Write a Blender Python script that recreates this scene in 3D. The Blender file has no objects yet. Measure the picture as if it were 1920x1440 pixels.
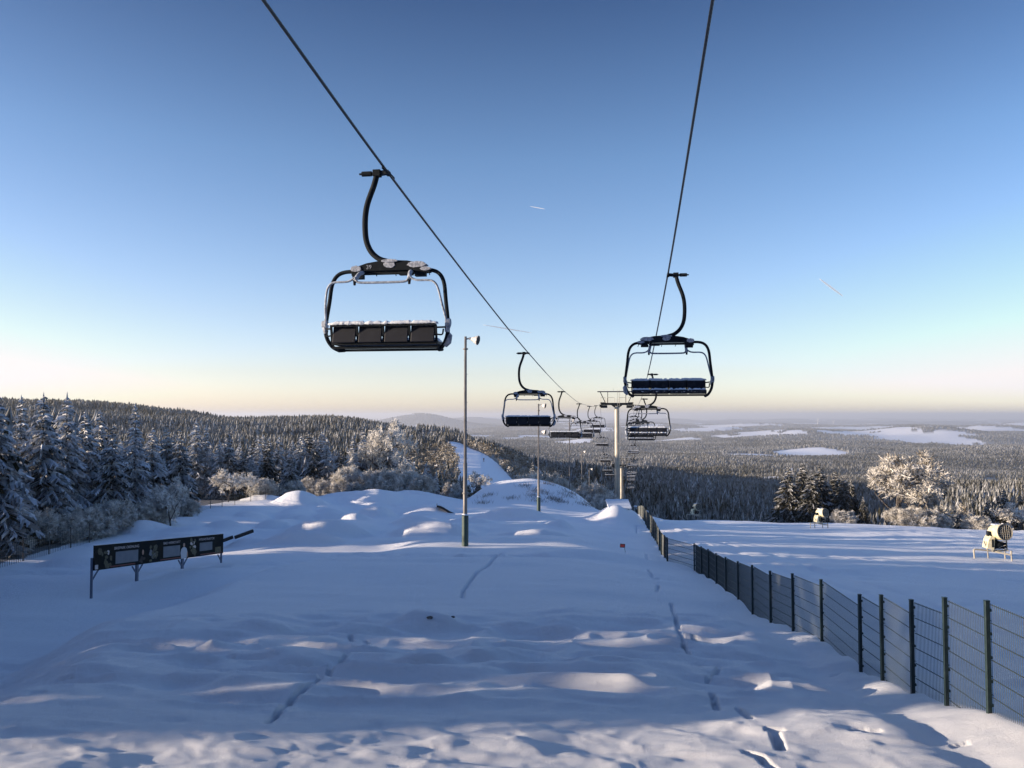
import bpy, math, random
import numpy as np
from mathutils import Vector, Matrix

S = bpy.context.scene
COL = S.collection
R = math.radians
rng = np.random.RandomState(7)
random.seed(7)

# ------------------------------------------------------------------ camera, sky, sun, exposure
PITCH = R(2.25)
FPX = 1480.0
cam_d = bpy.data.cameras.new('camera')
cam = bpy.data.objects.new('camera', cam_d)
COL.objects.link(cam)
cam.location = (0, 0, 0)
cam.rotation_euler = (R(90) + PITCH, 0, 0)
cam_d.sensor_width = 36
cam_d.lens = FPX / 1920 * 36
cam_d.clip_start = 0.1
cam_d.clip_end = 150000
S.camera = cam

SUN_EL = R(7.2)
SUN_AZ = R(-97.0)          # measured from the view direction (+Y) towards +X
W = bpy.data.worlds.new('World')
S.world = W
W.use_nodes = True
wn, wl = W.node_tree.nodes, W.node_tree.links
wn.clear()
wo = wn.new('ShaderNodeOutputWorld')
bg = wn.new('ShaderNodeBackground')
sky = wn.new('ShaderNodeTexSky')
sky.sky_type = 'NISHITA'
sky.sun_disc = False
sky.sun_elevation = SUN_EL
sky.sun_rotation = SUN_AZ
sky.altitude = 800
sky.air_density = 1.0
sky.dust_density = 1.5
sky.ozone_density = 3.0
bg.inputs[1].default_value = 0.15
gm = wn.new('ShaderNodeGamma'); gm.inputs[1].default_value = 1.0
tco = wn.new('ShaderNodeTexCoord'); sep = wn.new('ShaderNodeSeparateXYZ')
wl.new(tco.outputs['Generated'], sep.inputs[0])
rmp = wn.new('ShaderNodeValToRGB')          # clear winter air, pale milky horizon; unseen zenith brightened to lift the snow
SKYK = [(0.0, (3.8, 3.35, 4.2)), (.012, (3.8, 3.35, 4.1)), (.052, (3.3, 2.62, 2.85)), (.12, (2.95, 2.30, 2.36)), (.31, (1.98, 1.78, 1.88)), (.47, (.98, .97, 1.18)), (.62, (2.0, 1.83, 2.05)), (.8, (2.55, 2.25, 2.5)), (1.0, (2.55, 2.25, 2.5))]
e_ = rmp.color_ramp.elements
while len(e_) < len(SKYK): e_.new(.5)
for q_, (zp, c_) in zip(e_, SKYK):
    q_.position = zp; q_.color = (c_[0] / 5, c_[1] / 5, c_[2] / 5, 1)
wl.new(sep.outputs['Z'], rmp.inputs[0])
mm = wn.new('ShaderNodeVectorMath'); mm.operation = 'MULTIPLY'
wl.new(sky.outputs[0], gm.inputs[0]); wl.new(gm.outputs[0], mm.inputs[0]); wl.new(rmp.outputs[0], mm.inputs[1])
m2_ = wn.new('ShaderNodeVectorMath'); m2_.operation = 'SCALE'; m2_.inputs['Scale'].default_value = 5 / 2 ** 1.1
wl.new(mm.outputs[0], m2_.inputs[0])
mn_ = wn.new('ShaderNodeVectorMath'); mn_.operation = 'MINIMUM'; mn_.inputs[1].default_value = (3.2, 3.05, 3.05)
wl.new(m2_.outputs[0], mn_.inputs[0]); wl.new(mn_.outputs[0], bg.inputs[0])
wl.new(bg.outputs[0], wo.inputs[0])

sd = bpy.data.lights.new('sun', 'SUN')
sd.energy = 5.0
sd.angle = R(0.5)
sd.color = (1.0, 0.80, 0.60)
sun = bpy.data.objects.new('sun', sd)
COL.objects.link(sun)
sv = Vector((math.sin(SUN_AZ) * math.cos(SUN_EL), math.cos(SUN_AZ) * math.cos(SUN_EL), math.sin(SUN_EL)))
sun.rotation_euler = sv.to_track_quat('Z', 'Y').to_euler()
sun.location = (-60, 0, 60)

S.view_settings.view_transform = 'Standard'
S.view_settings.look = 'None'
S.view_settings.exposure = 1.1
S.view_settings.gamma = 1

# ------------------------------------------------------------------ helpers
CP, SP = math.cos(PITCH), math.sin(PITCH)
def at(px, py, Y):
    a = (px - 960) / FPX; b = (720 - py) / FPX
    t = Y / (CP - b * SP)
    return Vector((a * t, Y, (SP + b * CP) * t))

def tag(o, label=None, cat=None, group=None, kind=None):
    if label: o['label'] = label
    if cat: o['category'] = cat
    if group: o['group'] = group
    if kind: o['kind'] = kind
    return o

def empty(name, loc, rz=0.0):
    o = bpy.data.objects.new(name, None)
    COL.objects.link(o)
    o.location = loc
    o.rotation_euler = (0, 0, rz)
    o.empty_display_size = 0.3
    return o

def copy_tree(o, parent=None):
    c = o.copy()
    COL.objects.link(c)
    c.parent = parent
    for ch in o.children:
        copy_tree(ch, c)
    return c

class MB:
    def __init__(s): s.v = []; s.f = []; s.fr = []
    def add(s, vs, fs, fr=0.5):
        n = len(s.v)
        s.v.extend([tuple(v) for v in vs])
        for f in fs:
            s.f.append(tuple(i + n for i in f)); s.fr.append(fr)
    def box(s, c, d, rot=None, fr=0.5):
        c = Vector(c); hx, hy, hz = d[0] / 2, d[1] / 2, d[2] / 2
        vs = [Vector((x, y, z)) for x in (-hx, hx) for y in (-hy, hy) for z in (-hz, hz)]
        if rot is not None: vs = [rot @ v for v in vs]
        s.add([v + c for v in vs], [(0, 1, 3, 2), (4, 6, 7, 5), (0, 4, 5, 1), (2, 3, 7, 6), (0, 2, 6, 4), (1, 5, 7, 3)], fr)
    def beam(s, a, b, w, h=None, fr=0.5):
        a = Vector(a); b = Vector(b); h = h or w
        d = (b - a); L = d.length
        q = d.to_track_quat('Y', 'Z').to_matrix()
        s.box((a + b) / 2, (w, L, h), q, fr)
    def tube(s, pts, r, n=8, caps=True, fr=0.5, closed=False):
        pts = [Vector(p) for p in pts]
        m = len(pts)
        rs = r if isinstance(r, (list, tuple)) else [r] * m
        t0 = (pts[1] - pts[0]).normalized()
        up = Vector((0, 0, 1)) if abs(t0.z) < 0.9 else Vector((1, 0, 0))
        u = t0.cross(up).normalized()
        rings = []
        for i, p in enumerate(pts):
            if i == 0: t = t0
            elif i == m - 1: t = (pts[i] - pts[i - 1]).normalized()
            else: t = ((pts[i + 1] - p).normalized() + (p - pts[i - 1]).normalized()).normalized()
            u = (u - t * u.dot(t)).normalized()
            w = t.cross(u)
            rings.append([p + (u * math.cos(2 * math.pi * k / n) + w * math.sin(2 * math.pi * k / n)) * rs[i] for k in range(n)])
        vs = [v for rg in rings for v in rg]
        fs = []
        for i in range(m - 1):
            for k in range(n):
                k2 = (k + 1) % n
                fs.append((i * n + k, i * n + k2, (i + 1) * n + k2, (i + 1) * n + k))
        if caps:
            fs.append(tuple(range(n - 1, -1, -1)))
            fs.append(tuple((m - 1) * n + k for k in range(n)))
        s.add(vs, fs, fr)
    def prism(s, outline, y0, y1, fr=0.5):     # outline in XZ, extruded along Y
        n = len(outline)
        vs = [(x, y0, z) for x, z in outline] + [(x, y1, z) for x, z in outline]
        fs = [tuple(range(n)), tuple(range(2 * n - 1, n - 1, -1))]
        for i in range(n):
            j = (i + 1) % n
            fs.append((i, i + n, j + n, j))
        s.add(vs, fs, fr)
    def build(s, name, mat, parent=None, smooth=False, bevel=0.0, frost=False):
        me = bpy.data.meshes.new(name)
        me.from_pydata(s.v, [], s.f)
        if frost:
            at_ = me.attributes.new('frost', 'FLOAT', 'FACE')
            at_.data.foreach_set('value', s.fr)
        for m in (mat if isinstance(mat, (list, tuple)) else [mat]):
            me.materials.append(m)
        me.update()
        if smooth:
            me.polygons.foreach_set('use_smooth', [True] * len(me.polygons))
        o = bpy.data.objects.new(name, me)
        COL.objects.link(o)
        o.parent = parent
        if bevel:
            md = o.modifiers.new('bevel', 'BEVEL'); md.width = bevel; md.segments = 2; md.limit_method = 'ANGLE'
        return o

def mesh_np(name, V, F, mats, frost=None, smooth=False, vattr=None):
    V = np.asarray(V, np.float32); F = np.asarray(F, np.int32)
    me = bpy.data.meshes.new(name)
    k = F.shape[1]
    me.vertices.add(len(V)); me.vertices.foreach_set('co', V.ravel())
    me.loops.add(F.size); me.loops.foreach_set('vertex_index', F.ravel())
    me.polygons.add(len(F))
    me.polygons.foreach_set('loop_start', np.arange(0, F.size, k, dtype=np.int32))
    me.polygons.foreach_set('loop_total', np.full(len(F), k, np.int32))
    if smooth: me.polygons.foreach_set('use_smooth', np.ones(len(F), bool))
    me.update(calc_edges=True)
    if frost is not None:
        a = me.attributes.new('frost', 'FLOAT', 'FACE'); a.data.foreach_set('value', np.asarray(frost, np.float32))
    if vattr:
        for nm, arr in vattr.items():
            a = me.attributes.new(nm, 'FLOAT', 'POINT'); a.data.foreach_set('value', np.asarray(arr, np.float32))
    for m in mats: me.materials.append(m)
    return me

def catmull(pts, k=6):
    P = [Vector(p) for p in pts]
    out = []
    for i in range(len(P) - 1):
        p0 = P[i - 1] if i else P[0] * 2 - P[1]
        p1, p2 = P[i], P[i + 1]
        p3 = P[i + 2] if i + 2 < len(P) else P[-1] * 2 - P[-2]
        for j in range(k):
            t = j / k
            out.append(0.5 * ((2 * p1) + (p2 - p0) * t + (2 * p0 - 5 * p1 + 4 * p2 - p3) * t * t + (3 * p1 - p0 - 3 * p2 + p3) * t ** 3))
    out.append(P[-1])
    return out

def sst(t):
    t = np.clip(t, 0, 1); return t * t * (3 - 2 * t)
def herm(x, xs, zs):
    xs = np.asarray(xs, float); zs = np.asarray(zs, float)
    d = np.diff(zs) / np.diff(xs)
    m = np.empty_like(zs); m[0] = d[0]; m[-1] = d[-1]
    m[1:-1] = np.where(d[:-1] * d[1:] > 0, 2 * d[:-1] * d[1:] / (d[:-1] + d[1:] + 1e-12 * np.sign(d[:-1] + d[1:] + 1e-30)), 0)
    x = np.clip(x, xs[0], xs[-1])
    i = np.clip(np.searchsorted(xs, x, side='right') - 1, 0, len(xs) - 2)
    h = xs[i + 1] - xs[i]; t = (x - xs[i]) / h
    return ((1 + 2 * t) * (1 - t) ** 2 * zs[i] + t * (1 - t) ** 2 * h * m[i] + t * t * (3 - 2 * t) * zs[i + 1] + t * t * (t - 1) * h * m[i + 1])
def vn(x, y, seed=0):
    xi = np.floor(x); yi = np.floor(y)
    fx = x - xi; fy = y - yi
    fx = fx ** 3 * (fx * (fx * 6 - 15) + 10); fy = fy ** 3 * (fy * (fy * 6 - 15) + 10)
    def h(a, b):
        s = np.sin(a * 127.1 + b * 311.7 + seed * 74.7) * 43758.5453
        return s - np.floor(s)
    return (h(xi, yi) * (1 - fx) + h(xi + 1, yi) * fx) * (1 - fy) + (h(xi, yi + 1) * (1 - fx) + h(xi + 1, yi + 1) * fx) * fy - 0.5
def rot2(x, y, a):
    c, s = math.cos(a), math.sin(a); return x * c - y * s, x * s + y * c

# ------------------------------------------------------------------ terrain height
PY = [-60, -5, 0, 5, 8.8, 12, 16, 20, 22.5, 26, 31, 35.5, 40, 45, 60, 75, 85, 100, 115, 130, 160]
PZ = [-2.0, -2.3, -2.7, -3.35, -3.95, -4.4, -4.95, -5.36, -5.62, -5.97, -6.33, -6.5, -7.05, -7.3, -8.5, -9.7, -10.5, -11.4, -12.8, -15.5, -20]
FEN = [  # fence posts: px, bottom py, distance, top py
 (1855, 1342, 10.9, 1127), (1775, 1318, 12.2, 1121), (1712, 1300, 13.4, 1125), (1655, 1279, 14.8, 1116), (1614, 1254, 15.9, 1115),
 (1541, 1208, 18.6, 1087), (1487, 1186, 21.0, 1076), (1445, 1167, 23.5, 1071), (1411, 1144, 26.0, 1060), (1384, 1128, 28.4, 1053),
 (1361, 1113, 30.8, 1045), (1343, 1101, 33.0, 1038), (1328, 1088, 35.0, 1030), (1315, 1081, 37.0, 1025), (1302, 1069, 39.4, 1019),
 (1251, 1057, 41.4, 1008), (1246, 1050, 44.0, 1004), (1240, 1040, 47.5, 999), (1236, 1031, 51.0, 993), (1232, 1022, 54.5, 986),
 (1228, 1014, 58.0, 978), (1225, 1009, 61.5, 973), (1222, 1004, 65.0, 968), (1219, 1000, 68.5, 965), (1216, 995, 72.0, 962),
 (1213, 990, 75.5, 959), (1210, 985, 79.0, 955), (1207, 978, 83.0, 950), (1204, 973, 87.0, 947), (1201, 969, 91.0, 947), (1198, 967, 95.0, 948), (1195, 965, 99.0, 948)]
FP = [at(p[0], p[1], p[2]) for p in FEN]
FYs = [-40, 0, 5] + [p.y for p in FP]
FXs = [2.2, 5.62, 6.06] + [p.x for p in FP]
FZs = [-1.9, -2.5, -3.3] + [p.z for p in FP]

BUMPS = [  # x, y, half-width x, half-width y, height, rotation, sharpness
 (-10, 84, 6.0, 2.6, .5, 0.1, 1.0), (-16, 92, 6.0, 3.0, 0.9, 0.1, 1.0), (-12, 96, 7.0, 5.0, 0.95, 0.0, 1.0),
 (4.5, 41, 3.2, 1.8, 0.35, 0.1, 1.0), (-23, 34, 5.0, 2.4, 0.35, 0.25, 1.0),
 (3.0, 22.3, 4.5, 1.5, .20, -.04, 1.0), (-8.5, 20.5, 2.5, 1.3, .12, .1, 1.0),
 (-2.2, 20.6, 0.85, 0.75, 0.34, 0.0, 1.4),
 (10.8, 79.5, 2.6, 3.4, 1.35, 0.0, 1.1), (10.0, 75, 1.4, 4.0, 0.5, 0.0, 1.0),
]
# machine-shaped mounds: picture column of the crest, distance, half-width in picture pixels, height, turn
DUNES = [((px - 960) / 1480 * Y, Y, hw / 1480 * Y * 1.15, h, a_) for (px, Y, hw, h, a_) in (
 (604, 52, 90, 1.15, .08), (567, 46, 80, .6, .12), (513, 58, 36, .65, .1), (563, 64, 32, .45, .1), (553, 70, 34, .45, .1), (667, 66, 32, .6, -.05), (709, 76, 38, .95, .25), (782, 62, 50, .7, -.1),
 (815, 52.5, 85, .95, -.08), (422, 56, 42, .55, .15), (473, 68, 34, .55, .2), (563, 82, 50, 1.2, .1), (567, 74, 34, .55, .2), (618, 76, 34, .6, .2), (625, 71, 40, .5, .15), (709, 90, 50, .9, .1),
 (713, 86, 28, .55, .2), (745, 88, 24, .5, 0), (778, 98, 110, .6, 0), (793, 80, 42, .45, 0), (407, 51, 42, .5, .15), (965, 72, 82, .95, -.04), (1000, 53, 90, .55, .05), (1052, 62, 27, .5, .1),
 (335, 50, 60, .65, .2), (262, 56, 60, .65, .25), (150, 41, 70, .45, .25), (470, 47, 40, .4, .2), (640, 60, 30, .4, .1), (880, 64, 50, .5, .1), (500, 88, 50, .7, .2), (650, 94, 60, .6, .1))]
TRK = []     # carved tracks, filled below

def Hn(x, y, fine=True):
    z = herm(y, PY, PZ)
    E = np.interp(y, [0, 13.3, 21, 31, 36, 45], [-8.0, -8.6, -10.8, -11.3, -9.5, -6])
    dep = np.interp(y, [0, 10, 20, 33, 42, 50], [.8, .9, .95, .8, .3, 0])
    wob = vn(x * .25, y * .25, 3) * 1.2
    z = z - sst((E + wob - x) / 2.6 + .3) * dep
    ZL = herm(y, [-60, 0, 20, 32, 40, 52, 70, 80, 100, 130, 160], [-3.5, -5.3, -6.4, -7.25, -7.7, -8.2, -8.8, -9.1, -10.4, -12.8, -15])
    w = sst((-x - 12) / 12); z = z * (1 - w) + ZL * w
    Fx = np.interp(y, FYs, FXs); Zf = np.interp(y, FYs, FZs)
    Zf = np.where(y > 99, Zf - (y - 99) * .16, Zf)
    w = sst((x - 1.5) / (Fx - 1.5)); z = z * (1 - w) + Zf * w
    q = -4.92 - .0327 * x - .0635 * y - .0006 * np.maximum(0, y - 55) ** 2 - .0012 * np.maximum(0, y - 108) ** 2 + .3 * vn(x * .05, y * .05, 9)
    w = sst((x - Fx - .15) / 3.5); z = z * (1 - w) + q * w
    for (bx, by, wx, wy, h, a, p) in BUMPS:
        u, v = rot2(x - bx, y - by, -a)
        wyy = np.where(v < 0, wy * .48, wy * 1.35) if h > .4 else wy * .8
        z = z + (sst((Fx + .3 - x) / 1.3) if bx > 5 else 1.0) * h * 1.25 * np.exp(-((u / wx) ** 2 + (v / wyy) ** 2) ** p)
    # wind-packed dunes: steep towards the camera, long lee behind
    D = np.zeros_like(z)
    for (bx, by, wx, h, a) in DUNES:
        s_ = (np.abs(x - bx) < wx + 3) & (np.abs(y - by) < 22)
        if not s_.any(): continue
        u, v = rot2(x[s_] - bx, y[s_] - by, -a)
        v = v - .10 * u * u / wx + .22 * vn(u / 1.7, u * 0 + bx, 66) + .2 * vn(u / .8, v / .8, 67)
        arc = np.clip(1 - (u / wx) ** 2, 0, 1) ** 1.25
        L_ = h * 1.5 * np.maximum(arc, .15)
        f_ = np.where(v < 0, np.clip(1 + v / L_, 0, 1), np.exp(-v / (3.0 + 2.5 * h)))
        D[s_] = np.maximum(D[s_], h * 1.15 * arc * f_)
    z = z + D
    # the big earth berm at the end of the park
    u = (x - 2.6); hw = 7.2
    prof = 1 / (1 + np.exp((np.abs(u + .6 * vn(x * .3, y * .3, 5)) - hw) / 1.1))
    lon = np.exp(-(np.abs((y - 109) / 8.5)) ** 2.6)
    z = z + 3.1 * prof * lon + .5 * np.exp(-(u / 3.5) ** 2) * lon * .6
    park = sst((y - 40) / 10) * sst((105 - y) / 15) * sst((x + 30) / 6) * sst((Fx - x) / 3)
    z = z + park * (.45 * vn(x / 6.5 + .2 * y / 5, y / 3.3, 11) + .16 * vn(x / 3.4, y / 1.8, 12))
    z = z + .28 * vn(x / 7, y / 5, 14) + .10 * vn(x / 2.5, y / 1.4, 15)
    if fine:
        fg = sst((14.5 - y) / 4)
        rx, ry = rot2(x, y, .12)
        wx_, wy_ = rx + .25 * vn(rx / .5, ry / .5, 26), ry + .2 * vn(rx / .6, ry / .4, 27)
        l1 = vn(wx_ / .85, wy_ / .40, 21)
        lump = (.5 - np.abs(l1) * 2) * .022 + vn(wx_ / .55, wy_ / .30, 22) * .05 + vn(wx_ / .25, wy_ / .15, 28) * .020 + vn(wx_ / .13, wy_ / .09, 38) * .007 + vn(wx_ / 1.6, wy_ / .7, 29) * .07
        hum = (.5 - np.abs(vn(rx / 1.9 + .2 * vn(rx, ry, 4), ry / .75, 23)) * 2)
        mid = hum * .22 + vn(rx / 1.2, ry / .5, 24) * .22 + vn(rx / .5, ry / .26, 28) * .05
        mid = mid + (.5 - np.abs(vn(rx / .9, ry / .42, 39)) * 2) * .09
        dist_ = sst((y - 36.5) / 1.0) * sst((41 - y) / 1.5) * sst((4 - x) / 4)
        mid = mid + dist_ * .12 * vn(x / .8, y / .5, 37)
        rip = vn(rx / 2.4, ry / .8, 25) * .10
        leftcalm = sst((x + 11) / 5) * .6 + .4
        ons = sst((Fx - x) / 2)
        z = z + (lump * fg + (1 - fg) * (mid * (sst((25 - y) / 6) + dist_) * leftcalm + rip * .45)) * (.35 + .65 * ons)
        # groomer and ski tracks on the piste
        pw = sst((x - Fx - 1) / 3)
        dl = (x - (14 + (y - 40) * .02 + 1.6 * np.sin(y * .06)))
        trk = np.exp(-((dl - .9) / .28) ** 2) + np.exp(-((dl + .9) / .28) ** 2)
        dl2 = (x - 12) + (y - 62) * .62
        trk2 = (np.exp(-((dl2 - .5) / .22) ** 2) + np.exp(-((dl2 + .5) / .22) ** 2)) * sst((70 - y) / 8)
        z = z - pw * (.12 * trk + .1 * trk2) * (.6 + .8 * vn(x * 1.3, y * .9, 31)) + pw * .07 * vn(x / .8, y / .7, 32) * sst(.6 + 2.5 * vn(x / 9, y / 5, 33))
        # trodden snow along the lift-side of the fence
        dd = np.abs(x - Fx - 2.2)
        z = z + .14 * np.exp(-(dd / 1.6) ** 2) * vn(x / .5, y / .7, 34) * sst((y - 30) / 10)
        # drift against the fence foot
        z = z + .07 * np.exp(-((x - Fx) / .38) ** 2) * (.1 + 2.0 * vn(x * .9, y * .9, 36)) - .10 * np.exp(-((x - Fx + .9) / .4) ** 2) * sst((30 - y) / 8)
    return z

RK = [0, 130, 170, 220, 300, 380, 450, 550, 650, 900, 1200, 1600, 2200, 3000, 5000, 9000, 15000, 40000, 60000]
AZC = {
 -80: [-9, -10, -10, -10, -10, -10, -10, -8, -6, -2, 4, 12, 20, 20, 10, -40, -120, -260, -360],
 -57: [-9, -10, -10, -10, -10, -10, -8, -5, 0, 8, 16, 24, 22, 10, -60, -160, -205, -235, -350],
 -33: [-8, -12, -14, -16, -18, -18, -16, -12, -7, 3, 11, 15, 6, -30, -130, -190, -212, -230, -345],
 -26.5: [-8, -12, -14, -17, -19, -19, -18, -14, -9, 0, 9, 15, 2, -40, -135, -190, -212, -230, -345],
 -20: [-8, -13, -17, -20, -22, -21, -20, -17, -14, -11, -11, -15, -40, -90, -150, -190, -212, -230, -345],
 -11.3: [-8, -14, -19, -22, -23, -21, -18, -15, -14, -12, -22, -50, -80, -120, -160, -190, -212, -230, -345],
 -6.5: [-8, -15, -20, -23, -22, -19, -16, -16, -20, -32, -60, -80, -105, -135, -165, -192, -212, -230, -345],
 -4.4: [-8, -15, -21, -23, -19.5, -16, -13.3, -14, -22, -45, -70, -90, -115, -140, -168, -194, -212, -230, -345],
 -1.8: [-8, -16, -22, -24, -20, -17, -18, -24, -36, -60, -85, -105, -130, -150, -172, -196, -212, -230, -345],
 1.8: [-8, -16, -23, -26, -27, -27, -28, -37, -48, -72, -95, -118, -138, -156, -176, -198, -212, -230, -345],
 5.7: [-8, -17, -26, -33, -38, -38, -38, -45, -52, -74, -98, -122, -142, -160, -180, -200, -213, -230, -345],
 11.3: [-8, -18, -28, -38, -46, -50, -52, -54, -57, -82, -106, -128, -146, -163, -184, -202, -214, -230, -345],
 19.3: [-8, -20, -30, -40, -50, -57, -62, -70, -76, -88, -106, -128, -148, -166, -187, -203, -214, -230, -345],
 28.8: [-8, -22, -30, -38, -46, -50, -51, -52, -56, -82, -108, -132, -150, -168, -188, -204, -214, -230, -345],
 35: [-8, -22, -30, -36, -42, -46, -47, -48, -52, -76, -104, -130, -150, -168, -188, -204, -214, -230, -345],
 60: [-8, -18, -24, -30, -36, -42, -46, -50, -56, -76, -100, -128, -150, -168, -188, -204, -214, -230, -345],
 80: [-9, -12, -16, -20, -26, -34, -40, -48, -56, -76, -100, -128, -150, -168, -188, -204, -214, -230, -345],
}
AZK = sorted(AZC)
_rs = np.linspace(0, math.asinh(60000 / 60.0), 900)
_tab = np.array([herm(np.sinh(_rs) * 60, RK, AZC[k]) for k in AZK])
_as = np.linspace(-80, 80, 641)
_tab2 = np.stack([np.interp(_as, AZK, _tab[:, j]) for j in range(len(_rs))], 1)
_k = np.exp(-np.linspace(-2, 2, 15) ** 2); _k /= _k.sum()
_tp = np.pad(_tab2, ((7, 7), (0, 0)), 'edge')
_tab2 = sum(_tp[i:i + len(_as)] * _k[i] for i in range(15))

FIELDS = [((px - 960) / FPX * Y, Y, wx * .9, wy) for (px, Y, wx, wy) in ((1500, 3450, 170, 250), (1700, 6600, 430, 700), (1440, 7000, 430, 500), (1600, 10500, 800, 700), (1140, 10500, 800, 700),
           (1470, 2050, 45, 80), (1425, 1450, 40, 60), (1885, 4300, 170, 260), (1790, 9200, 600, 600), (1075, 9000, 500, 450), (1320, 9600, 500, 450), (1060, 4300, 150, 230), (1250, 6000, 260, 300), (1360, 12500, 800, 700), (1860, 12000, 800, 800))]
def Hf(x, y):
    r = np.hypot(x, y); az = np.degrees(np.arctan2(x, y))
    az = np.clip(az, -80, 80)
    u = np.arcsinh(r / 60.0) / _rs[-1] * (len(_rs) - 1); v = (az + 80) / 160 * (len(_as) - 1)
    i = np.clip(u.astype(int), 0, len(_rs) - 2); j = np.clip(v.astype(int), 0, len(_as) - 2)
    fu = np.clip(u - i, 0, 1); fv = v - j
    z = (_tab2[j, i] * (1 - fu) + _tab2[j, i + 1] * fu) * (1 - fv) + (_tab2[j + 1, i] * (1 - fu) + _tab2[j + 1, i + 1] * fu) * fv
    g = sst((r - 1500) / 4000)
    z = z + g * (55 * vn(x / 2600, y / 1900, 41) + 30 * vn(x / 900, y / 800, 42)) + sst((r - 200) / 500) * (1 - g) * 7 * vn(x / 160, y / 130, 43)
    ea = sst((az + 1) / 8) * sst((r - 650) / 700)
    z = z + ea * (26 * vn(x / 520, y / 430, 47) + 12 * vn(x / 230, y / 200, 48)) + g * 62 * vn(x / 750, y / 2300, 50) + g * 34 * vn(x / 1300, y / 700, 49)
    for (cx, Y, wx, wy) in FIELDS:
        z = z + min(60, wx * .20) * np.exp(-((x - cx - wx * 1.1) / (wx * 1.1)) ** 2 - ((y - Y - wy * .5) / (wy * 1.2)) ** 2)
    g3 = sst((r - 9000) / 8000)
    z = z + g3 * 110 * np.maximum(0, vn(x / 9000, y / 5000, 46) + .05)
    for (bx, by, wx, wy, h) in ((-1500, 13000, 900, 900, 185), (-900, 17500, 1500, 900, 150), (3600, 21000, 2600, 1500, 110), (-4000, 14000, 1800, 1500, 120), (8200, 24000, 3000, 1200, 90)):
        z = z + h * np.exp(-((x - bx) / wx) ** 2 - ((y - by) / wy) ** 2)
    return z

def H(x, y, fine=True):
    x = np.asarray(x, float); y = np.asarray(y, float)
    sh = x.shape; x = np.atleast_1d(x).ravel(); y = np.atleast_1d(y).ravel()
    r = np.hypot(x, y)
    w = sst((r - 118) / 50)
    z = np.empty_like(x)
    m = w < 1
    zf = Hf(x, y)
    z[:] = zf
    if m.any():
        zn = Hn(x[m], y[m], fine)
        z[m] = zn * (1 - w[m]) + zf[m] * w[m]
        if fine and TRK:
            xm, ym, zm = x[m], y[m], z[m]
            for (ax, ay, bx, by, wd, dp) in TRK:
                s = (np.abs(xm - (ax + bx) / 2) < abs(ax - bx) / 2 + 1.2) & (np.abs(ym - (ay + by) / 2) < abs(ay - by) / 2 + 1.2)
                if not s.any(): continue
                px, py = xm[s] - ax, ym[s] - ay
                L2 = (bx - ax) ** 2 + (by - ay) ** 2
                t = np.clip((px * (bx - ax) + py * (by - ay)) / L2, 0, 1)
                d = np.hypot(px - t * (bx - ax), py - t * (by - ay))
                zm[s] -= dp * np.exp(-(d / (wd * .85)) ** 4)
            z[m] = zm
    return z.reshape(sh) if sh else float(z[0])

def hit(px, py, t0=5.0, t1=3000.0):
    a = (px - 960) / FPX; b = (720 - py) / FPX
    d = np.array([a, CP - b * SP, SP + b * CP])
    t = np.exp(np.linspace(math.log(t0), math.log(t1), 6000))
    P = d[None] * t[:, None]
    g = H(P[:, 0], P[:, 1], False)
    k = np.nonzero(P[:, 2] < g)[0]
    i = k[0] if len(k) else -1
    return float(P[i, 0]), float(P[i, 1])

_tl = [
 ([(940, 1043), (918, 1058), (895, 1072)], .07, .09), ([(893, 1074), (880, 1092), (868, 1108), (867, 1120)], .075, .10),
 ([(655, 1226), (630, 1250), (590, 1285), (545, 1318), (520, 1338), (502, 1356)], .055, .085),
 ([(1258, 1132), (1266, 1160), (1272, 1185)], .06, .11), ([(1272, 1188), (1282, 1212), (1293, 1234)], .06, .11), ([(1299, 1246), (1315, 1258)], .045, .07),
 ([(1350, 1256), (1338, 1268), (1326, 1273)], .05, .08), ([(1334, 1298), (1338, 1312), (1344, 1328)], .065, .11), ([(1384, 1328), (1396, 1336), (1408, 1344)], .06, .08),
 ([(1440, 1368), (1464, 1370)], .06, .08), ([(1452, 1374), (1458, 1388), (1464, 1402)], .07, .13), ([(1400, 1412), (1425, 1420), (1450, 1440)], .06, .08),
 ([(657, 1195), (660, 1203)], .06, .1), ([(684, 1203), (690, 1206)], .06, .08), ([(1215, 1068), (1222, 1082)], .07, .09), ([(1224, 1086), (1233, 1084)], .07, .08),
 ([(1234, 1097), (1231, 1110)], .07, .1), ([(1212, 1038), (1213, 1048)], .08, .09), ([(1192, 984), (1194, 1000)], .10, .12), ([(1300, 1200), (1304, 1200)], .05, .07),
]
for pts, wd, dp in _tl:
    g = [hit(*p) for p in pts]
    for a, b in zip(g[:-1], g[1:]):
        TRK.append((a[0], a[1], b[0], b[1], wd, dp))
# animal prints: little pits
for (px, py) in [(565, 1268), (270, 1212), (285, 1215), (310, 1214), (372, 1228), (45, 1300), (60, 1302), (595, 1245), (1600, 1370), (1625, 1372), (1560, 1262), (1790, 1385), (640, 1210), (700, 1226), (760, 1200), (112, 1272), (420, 1232), (395, 1205)]:
    a = hit(px, py); TRK.append((a[0], a[1], a[0] + .16, a[1] + .03, .06, .06))

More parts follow.
